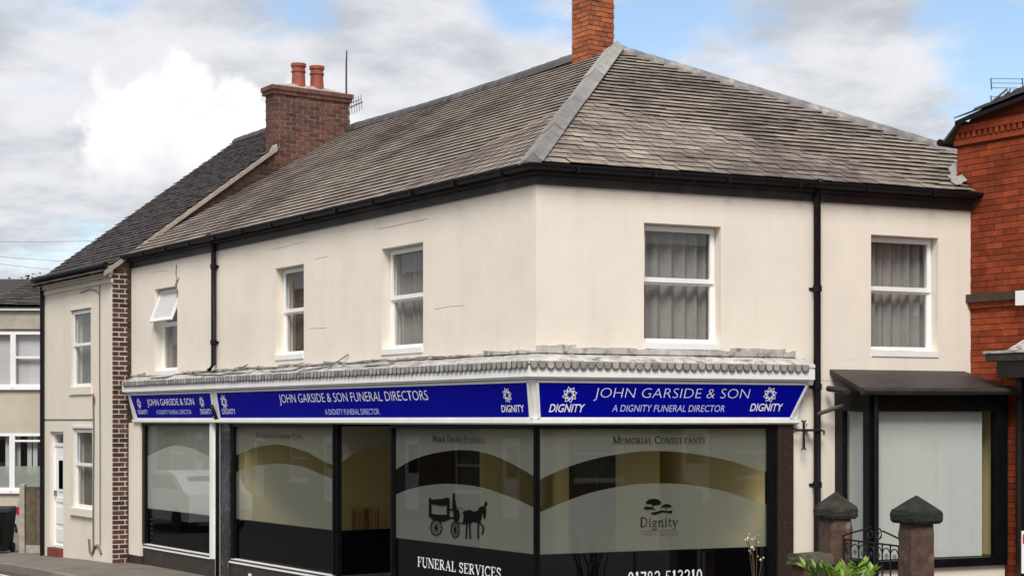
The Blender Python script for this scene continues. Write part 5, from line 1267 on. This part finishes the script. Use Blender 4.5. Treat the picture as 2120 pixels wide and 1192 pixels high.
RB = Fr(RW.P(0, -.010, 0), RW.t, RW.n); rbk = empty_part('brickwork', red)
zs_ = RW.z_at(2050, 612)
lay_bricks(RB, 0.0, 1.05, 2.5, zR-.03, M['brick_red'], rbk, L=0.23, H=0.076, j=.008, proud=.008, bond='stretcher', keep=lambda s, z: (z > 3.0 or s < .9) and not (zs_-.13 < z < zs_+.05))
lay_bricks(RB, .3, .9, .5, 2.5, M['brick_red'], rbk, L=0.23, H=0.076, j=.008, proud=.008, bond='stretcher')
MB().box(RW, -.06, 3, 0, .07, zs_-.07, zs_+.03).build('string_course', M['stone_band'], red); MB().box(RW, -.03, 3, 0, .03, zs_-.14, zs_-.071).build('string_course', M['brick_red'], red)
# corbelled cornice with dentils
MB().box(RW, -.02, 3, 0, .035, zR-.02, zR+.05).build('cornice', M['brick_red'], red); MB().box(RW, -.01, 3, 0, .02, zR+.051, zR+.13).build('cornice', M['stone_band'], red)
for i in range(14): MB().box(RW, .02+i*.085, .07+i*.085, .02, .05, zR+.055, zR+.125).build('dentil', M['brick_red'], red)
MB().box(RW, .06, 3, 0, .055, zR+.131, zR+.215).build('cornice', M['brick_red'], red)
# roof: short hipped return at the left, long slope above
def rs(s, d, z): return RW.P(s, d, z)
q = [rs(-.1, .14, zR+.05), rs(.14, .14, zR+.27), rs(.14, -3, zR+.27), rs(-.1, -3, zR+.05)]
MB().hexa([p-Z3*.035 for p in q], q).build('roof_edge', M['tile_far'], red)
q = [rs(.1, .16, zR+.26), rs(3, .16, zR+.70), rs(3, -3, zR+2.0), rs(.1, -3, zR+1.56)]
MB().hexa([p-Z3*.05 for p in q], q).build('verge', M['black'], red)
def zpl(s_, d_): return zR+.26+.152*(s_-.1)+.411*(.16-d_)
for k in range(9):
    for i in range(8):
        s0 = .10+i*.28+(k % 2)*.14; d0 = .18-.19*k; q = []
        for (a_, b_, h_) in ((s0, d0, .035), (s0+.275, d0, .035), (s0+.275, d0-.26, .01), (s0, d0-.26, .01)): q.append(rs(a_, b_, zpl(a_, b_)+h_+random.uniform(0, .008)))
        MB().hexa(q, [p+Z3*.014 for p in q]).build('roof_slate', M['tile_far'], red)
MB().tube([rs(-.14, .16, zR+.03), rs(-.14, -.25, zR+.03)], .045, 8).build('gutter', M['black'], red)
# porch with lead top, dark doorway
zp = RW.z_at(2085, 747, .35)
pz = RW.s_at(2040, .45)
MB().box(RW, pz, 2.4, 0, .45, zp, zp+.09).build('porch_roof', M['lead_dark'], red)
MB().box(RW, pz-.02, 2.4, 0, .47, zp+.091, zp+.12).build('porch_lead', M['lead'], red)
q = [rs(pz+.2, .01, zp+.26), rs(2.4, .01, zp+.33), rs(2.4, .34, zp+.121), rs(pz+.2, .34, zp+.121)]
MB().hexa([p-Z3*.02 for p in q], q).build('porch_lead', M['lead'], red)
MB().box(RW, pz+.12, 2.3, 0, .40, zp-.2, zp-.001).build('porch_beam', M['doordark'], red)
MB().box(RW, RW.s_at(2103, .1), 2.3, 0.0, .10, 0, zp-.201).build('door_surround', M['doordark'], red)
MB().box(RW, RW.s_at(2106, .16), RW.s_at(2106, .16)+.06, 0.0, .16, .1, zp-.202).build('door_post', M['doordark'], red)
tag(MB().box(RW, RW.s_at(2113), RW.s_at(2113)+.3, .02, .1, RW.z_at(2113, 633), RW.z_at(2113, 603)).build('alarm_box', M['upvc'], origin=RW.P(RW.s_at(2113), .02, RW.z_at(2113, 633))), 'small white alarm box on the red brick wall', 'alarm box')
nbp = RW.P(RW.s_at(2114, .3), .3, 0)
nb_ = thing('notice_board', 'white and red notice board by the dark doorway of the red house', 'sign', nbp)
NF = Fr(nbp, (1, 0, 0), (0, -1, 0)); MB().box(NF, 0, .5, 0, .02, .6, RW.z_at(2114, 1098, .3)).build('panel', M['upvc'], nb_); MB().box(NF, .012, .49, .021, .024, .95, 1.06).build('red_band', M['signred'], nb_)
MB().box(NF, .1, .14, -.03, .0, 0, 1.0).build('leg', M['iron'], nb_); MB().box(NF, .36, .40, -.03, .0, 0, 1.0).build('leg', M['iron'], nb_)
# aerial on the red house
ap = rs(.34, .0, rv(.34)+.1); ap.y += 0
ar = thing('tv_aerial', 'grid television aerial above the roof of the red brick house', 'aerial', ap)
def wpz(x, y, Zw): return Vector(((x-CX)/F*Zw, Zw, EYE+(HY-y)/F*Zw))
Zq = ap.y
MB().tube([ap-Z3*.15, wpz(2085, 185, Zq)], .014, 6).build('mast', M['alu_dark'], ar)
for (ya, yb) in ((163, 164), (172, 173), (182, 183), (201, 200)):
    MB().tube([wpz(2051, ya, Zq), wpz(2120, yb, Zq)], .004, 4).build('reflector_rod', M['alu'], ar)
for (x, ya, yb) in ((2052, 162, 186), (2052, 198, 222), (2117, 162, 186)): MB().tube([wpz(x-1, ya, Zq), wpz(x+1, yb, Zq)], .008, 5).build('frame_bar', M['alu_dark'], ar)
for i in range(5): MB().tube([wpz(2062+i*6, 214-i*4, Zq), wpz(2072+i*5, 204-i*5, Zq)], .008, 4).build('director', M['alu_dark'], ar)
MB().tube([wpz(2056, 218, Zq), wpz(2090, 190, Zq)], .01, 5).build('boom', M['alu_dark'], ar)

# ------------------------------------------------------------------ the far sides of both streets (they show in the shop glass)
def street_house(fr, s0, w, zg, bm_, label, grp):
    th = thing('street_house', label, 'house', fr.P(s0+w/2, 0, zg), grp)
    H5 = [(s0+.7, s0+1.65, zg+.15, zg+2.35), (s0+2.5, s0+4.1, zg+.8, zg+2.3), (s0+.6, s0+1.7, zg+3.4, zg+4.9), (s0+2.7, s0+3.9, zg+3.4, zg+4.9)]
    wall_with_holes(fr, s0, s0+w, zg-.3, zg+5.5, H5).build('wall', bm_, th)
    for i, h in enumerate(H5):
        if i: window(th, fr, *h, h[2]+(h[3]-h[2])*.5, curt=M['curtain'])
        else:
            d_ = MB().box(fr, h[0], h[1], -.15, -.1, h[2], h[3]).build('door', M['upvc'], th); MB().box(fr, h[0]+.2, h[1]-.2, -.099, -.09, h[2]+1.1, h[3]-.25).build('glazing', M['blackfilm'], d_)
    q = [fr.P(s0, .25, zg+5.4), fr.P(s0+w, .25, zg+5.4), fr.P(s0+w, -4, zg+8.0), fr.P(s0, -4, zg+8.0)]
    rf = MB().hexa([p-Z3*.06 for p in q], q).build('roof', M['tile_far'], th)
    q = [fr.P(s0, -4, zg+8.0), fr.P(s0+w, -4, zg+8.0), fr.P(s0+w, -8, zg+5.4), fr.P(s0, -8, zg+5.4)]
    MB().hexa([p-Z3*.06 for p in q], q).build('rear_roof', M['tile_far'], rf)
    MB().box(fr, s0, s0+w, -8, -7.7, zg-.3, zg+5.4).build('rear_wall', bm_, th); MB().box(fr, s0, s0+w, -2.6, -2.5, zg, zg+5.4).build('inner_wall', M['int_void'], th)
    for e in (s0, s0+w-.2): MB().box(fr, e, e+.2, -7.7, -.29, zg-.3, zg+5.4).build('side_wall', bm_, th)
    MB().box(fr, s0+w-.9, s0+w-.2, -4.3, -3.7, zg+7.4, zg+9.0).build('chimney', bm_, rf)
OA = Fr(A.P(0, 14.5, 0), A.t, -A.n); OB = Fr(B.P(0, 24, 0), B.t, -B.n)
for i in range(7): street_house(OA, 10+i*5.2, 5.16, -.45, M['brick_sheet_brown'], 'brown brick terraced house across the road, reflected in the shop windows', 'terrace across the road')
for i in range(6): street_house(OB, 4+i*5.2, 5.16, -.1, M['brick_sheet_brown'], 'brown brick terraced house across the side street, reflected in the corner window', 'terrace across the side street')
# white car on the far side of the road
wc = A.P(22.5, 5.6, 0); wc.z = gz(wc)-.115
wcar = thing('parked_car', 'white car parked across the road, reflected in the left shop window', 'car', wc)
WF = Fr(wc, A.t, -A.n)
prof = [(0.05, .28), (0.0, .55), (.06, .95), (.35, 1.02), (.9, 1.42), (1.4, 1.5), (2.6, 1.48), (3.3, 1.05), (4.05, .92), (4.2, .6), (4.15, .28)]
MB().hexa([WF.P(a, 0, b) for a, b in prof], [WF.P(a, -1.7, b) for a, b in prof]).build('body', M['upvc'], wcar)
sw = [(.75, 1.06), (1.1, 1.4), (2.55, 1.4), (3.05, 1.07)]
for d in (.006, -1.706): MB().hexa([WF.P(a, d, b) for a, b in sw], [WF.P(a, d-.005, b) for a, b in sw]).build('side_window', M['blackfilm'], wcar)
q = [(.42, 1.05), (.86, 1.38)]; MB().hexa([WF.P(q[0][0]-.02, -.2, q[0][1]), WF.P(q[0][0]-.02, -1.5, q[0][1]), WF.P(q[1][0]-.02, -1.4, q[1][1]), WF.P(q[1][0]-.02, -.3, q[1][1])], [WF.P(q[0][0]+.02, -.2, q[0][1]), WF.P(q[0][0]+.02, -1.5, q[0][1]), WF.P(q[1][0]+.02, -1.4, q[1][1]), WF.P(q[1][0]+.02, -.3, q[1][1])]).build('rear_window', M['blackfilm'], wcar)
for a in (.8, 3.4):
    for d in (.01, -1.71): MB().tube([WF.P(a, d, .31), WF.P(a, d-.18 if d > 0 else d+.18, .31)], .31, 20).build('wheel', M['tyre'], wcar)

# ------------------------------------------------------------------ gate piers, gate, low wall, plants
def pier(x, Zp, yapex, yeave, ycapb, wcap, wsh, mcap, label):
    c = Vector(((x-CX)/F*Zp, Zp, 0)); th = thing('gate_pier', label, 'gate pier', c, 'stone gate piers'); f = Fr(c, B.t, B.n)
    zz = lambda y: EYE+(HY-y)/F*Zp
    za, ze, zb_ = zz(yapex), zz(yeave), zz(ycapb); h = wcap/2; g_ = wsh/2
    b = bmesh.new(); rings = []
    for (r, z) in ((h*.90, zb_), (h, zb_+.03), (h, ze-.012), (h*.95, ze+.01)):
        rings.append([b.verts.new(f.P(sx*r, sy*r, z)-c) for sx, sy in ((-1, 1), (1, 1), (1, -1), (-1, -1))])
    ap_ = b.verts.new(f.P(0, 0, za)-c)
    for i in range(3):
        for k in range(4): b.faces.new((rings[i][k], rings[i][(k+1) % 4], rings[i+1][(k+1) % 4], rings[i+1][k]))
    for k in range(4): b.faces.new((rings[3][k], rings[3][(k+1) % 4], ap_))
    b.faces.new(rings[0][::-1])
    bmesh.ops.bevel(b, geom=[e for e in b.edges if abs((e.verts[0].co-e.verts[1].co).z) > .01 and (e.verts[0].co.z < ze)], offset=.012, segments=1, affect='EDGES')
    bmesh.ops.subdivide_edges(b, edges=b.edges[:], cuts=2, use_grid_fill=True)
    rnd = random.Random(int(x))
    for v_ in b.verts: v_.co += Vector((rnd.uniform(-1, 1), rnd.uniform(-1, 1), rnd.uniform(-1, 1)))*.005
    me = bpy.data.meshes.new('cap'); b.to_mesh(me); b.free(); me.materials.append(mcap); o = bpy.data.objects.new('cap', me); col.objects.link(o); o.parent = th
    b = bmesh.new(); rings = []; N_ = 12
    cham = .22
    pts = [(-1, 1-cham), (-1+cham, 1), (1-cham, 1), (1, 1-cham), (1, -1+cham), (1-cham, -1), (-1+cham, -1), (-1, -1+cham)]
    for i in range(N_+1):
        z = -.1+(zb_+.1)*i/N_; rr_ = g_*(1.0+.05*(1-i/N_) - (.06 if i == N_ else 0))
        rings.append([b.verts.new(f.P(px_*rr_+rnd.uniform(-.007, .007), py*rr_+rnd.uniform(-.007, .007), z)-c) for px_, py in pts])
    for i in range(N_):
        for k in range(8): b.faces.new((rings[i][k], rings[i][(k+1) % 8], rings[i+1][(k+1) % 8], rings[i+1][k]))
    b.faces.new(rings[-1]); bmesh.ops.recalc_face_normals(b, faces=b.faces)
    me = bpy.data.meshes.new('shaft'); b.to_mesh(me); b.free(); me.materials.append(M['stone']); o = bpy.data.objects.new('shaft', me); col.objects.link(o); o.parent = th
    return c, f
p1, f1 = pier(1730, 17.8, 1016, 1050, 1072, .36, .285, M['stonecap'], 'weathered stone gate pier with brown pyramid cap beside the low coping wall')
p2, f2 = pier(1897, 16.4, 1025, 1058, 1082, .385, .28, M['stonecap_green'], 'weathered stone gate pier with greenish black pyramid cap in front of the bay')
gd = (p2-p1).normalized(); gl = (p2-p1).length
gate = thing('iron_gate', 'black wrought iron gate with scrolled top between the two stone piers', 'gate', (p1+p2)/2)
GF = Fr(p1, gd, Vector((gd.y, -gd.x, 0)))
def gp(x, y): s_, z_ = GF.sz(x, y); return GF.P(min(max(s_, .12), gl-.12), 0, z_)
zl = GF.sz(1800, 1122)[1]
MB().tube([GF.P(.15, 0, .12), GF.P(gl-.15, 0, .12)], .014, 6).build('bottom_rail', M['iron'], gate)
MB().tube([GF.P(.15, 0, zl), GF.P(gl-.15, 0, zl)], .011, 6).build('top_rail', M['iron'], gate)
nbars = 9
for i in range(nbars):
    s_ = .16+(gl-.32)*i/(nbars-1); MB().tube([GF.P(s_, 0, .1), GF.P(s_, 0, zl+.01)], .009 if 0 < i < nbars-1 else .014, 6).build('bar', M['iron'], gate)
for i in range(nbars-1):
    sa_, sb_ = .16+(gl-.32)*i/(nbars-1), .16+(gl-.32)*(i+1)/(nbars-1); c = (sa_+sb_)/2; r_ = (sb_-sa_)/2
    MB().tube([GF.P(c+r_*math.cos(R(a)), 0, zl-.12+r_*1.1*math.sin(R(a))) for a in range(0, 181, 20)], .007, 5).build('hoop', M['iron'], gate)
    MB().tube([GF.P(c+r_*.5*(1-q/14)*math.cos(R(q*50)), 0, zl-.13+r_*.5*(1-q/14)*math.sin(R(q*50))) for q in range(12)], .005, 4).build('curl', M['iron'], gate)
cg = gl*.5; zg = GF.sz(1822, 1098)[1]
for sg in (-1, 1):
    pts = [GF.P(cg+sg*(gl*.5-.14)*(1-q/8), 0, zl+.03+(zg-zl)*(q/8)**.8) for q in range(7)]
    c = GF.P(cg+sg*.07, 0, zg-.04)
    MB().tube(pts, .010, 6).build('top_scroll', M['iron'], gate)
    MB().tube([c + gd*(sg*.075*(1-q/18)*math.cos(R(90-q*32))) + Z3*(.07*(1-q/18)*math.sin(R(90-q*32))) for q in range(15)], .009, 6).build('top_curl', M['iron'], gate)
# low wall stub with coping
lwl = thing('boundary_wall', 'low brick boundary wall with mossy coping stone beside the gate pier', 'wall', p1 - B.t*.35)
LWF = Fr(p1, B.t, B.n); zw = EYE+(HY-1166)/F*17.8; zcp = EYE+(HY-1143)/F*17.8
MB().box(LWF, -.50, -.14, -.11, .11, -.1, zw).build('brick_core', M['mortar_dark'], lwl)
lay_bricks(Fr(LWF.P(0, .11, 0), LWF.t, LWF.n), -.50, -.15, 0, zw, M['brick_side'], lwl, L=.225, H=.075, j=.01, bond='stretcher')
b = bmesh.new(); bmesh.ops.create_cube(b, size=1)
for v_ in b.verts: v_.co = (LWF.t*(-.33+v_.co.x*.42) + LWF.n*(v_.co.y*(.32 if v_.co.z < 0 else .24)) + Z3*(zw+.002+(v_.co.z+.5)*(zcp-zw)))
bmesh.ops.subdivide_edges(b, edges=b.edges[:], cuts=3, use_grid_fill=True); rnd = random.Random(3)
for v_ in b.verts: v_.co += Vector((rnd.uniform(-1, 1), rnd.uniform(-1, 1), rnd.uniform(-1, 1)))*.008; v_.co += p1 - lwl.location
me = bpy.data.meshes.new('coping_stone'); b.to_mesh(me); b.free(); me.materials.append(M['coping']); o = bpy.data.objects.new('coping_stone', me); col.objects.link(o); o.parent = lwl
# leafy shrub: pinnate sprays of pointed leaflets
lf = bpy.data.meshes.new('leaflet'); lf.from_pydata([(0, 0, 0), (.22, .3, .05), (.20, .62, .05), (0, 1, -.04), (-.20, .62, .05), (-.22, .3, .05), (0, .5, 0)], [], [(0, 1, 6), (1, 2, 6), (2, 3, 6), (3, 4, 6), (4, 5, 6), (5, 0, 6)]); lf.materials.append(M['leaf'])
Zs = 15.6; sc_ = Vector(((1745-CX)/F*Zs, Zs, 0)); shr = thing('leafy_shrub', 'bright green shrub with pointed leaflets growing in front of the gate', 'shrub', sc_)
rnd = random.Random(11); stems = MB(); nl = 0
tips = [(1668, 1172), (1690, 1176), (1705, 1178), (1728, 1180), (1752, 1174), (1775, 1172), (1790, 1166), (1808, 1178), (1740, 1186), (1715, 1188), (1768, 1184), (1655, 1186), (1830, 1186), (1680, 1190), (1795, 1186)]
for (x, y) in tips:
    Zt = Zs+rnd.uniform(-.25, .25); tip = Vector(((x-CX)/F*Zt, Zt, EYE+(HY-y)/F*Zt)); root = sc_+Vector((rnd.uniform(-.12, .12), rnd.uniform(-.1, .1), 0))
    mid = root.lerp(tip, .55)+Vector((0, 0, .18)); pts = [root, root.lerp(mid, .6)+Z3*.06, mid, mid.lerp(tip, .5)+Z3*.03, tip]; stems.tube(pts, [.012, .01, .008, .005, .003], 5)
    for i in range(18):
        f_ = i/17; p = mid.lerp(tip, f_) + Z3*.03*math.sin(math.pi*f_)
        ax = (tip-mid).normalized(); side = ax.cross(Z3).normalized()
        for sg in (-1, 1):
            d_ = (ax*rnd.uniform(.35, .7) + side*sg*rnd.uniform(.5, 1) + Z3*rnd.uniform(-.2, .75) + Vector((0, -.25, 0))).normalized(); nn = d_.cross(Vector((rnd.uniform(-.4, .4), rnd.uniform(-1, -.2), rnd.uniform(.2, 1)))).normalized(); up_ = nn.cross(d_)
            l = rnd.uniform(.085, .14)
            if nl < 300: piece('leaflet', lf, basis(nn*l*.55, d_*l, up_*l*.5, p), shr); nl += 1
stems.build('stems', M['stem'], shr)
# dry seed-head plant
Zd = 16.9; dc = Vector(((1563-CX)/F*Zd, Zd, 0)); dry = thing('dried_plant', 'thin dried plant with white seed heads in front of the corner window', 'plant', dc)
def dpt(x, y, j=0): return Vector(((x-CX)/F*Zd, Zd+j, EYE+(HY-y)/F*Zd))
for (pts) in ([(1560, 1192), (1558, 1150), (1554, 1135), (1548, 1115)], [(1562, 1192), (1561, 1160), (1557, 1132)], [(1566, 1192), (1567, 1145), (1564, 1112)], [(1572, 1192), (1576, 1165), (1580, 1154)], [(1558, 1192), (1552, 1140), (1545, 1118)]):
    MB().tube([dc+Vector((rnd.uniform(-.04, .04), 0, 0))] + [dpt(*p) for p in pts], .004, 4).build('stalk', M['stem'], dry)
for (x, y, w_, h_) in ((1550, 1104, 3, 4), (1547, 1113, 5, 7), (1543, 1117, 4, 5), (1556, 1115, 5, 3.5), (1564, 1114, 3, 6), (1570, 1107, 2.5, 3), (1549, 1120, 3, 4), (1571, 1122, 2.5, 4), (1556, 1132, 7, 6), (1560, 1136, 4, 6), (1553, 1140, 5, 6), (1556, 1144, 3, 5), (1575, 1158, 5, 6), (1581, 1154, 4, 4), (1568, 1150, 3, 3)):
    k_ = Zd/F; c = dpt(x, y, rnd.uniform(-.05, .05)); MB().lathe(c, [(w_*k_*.15, -h_*k_/2), (w_*k_*.5, -h_*k_*.1), (w_*k_*.4, h_*k_*.3), (w_*k_*.1, h_*k_/2)], 6).build('seed_head', M['dry'], dry)
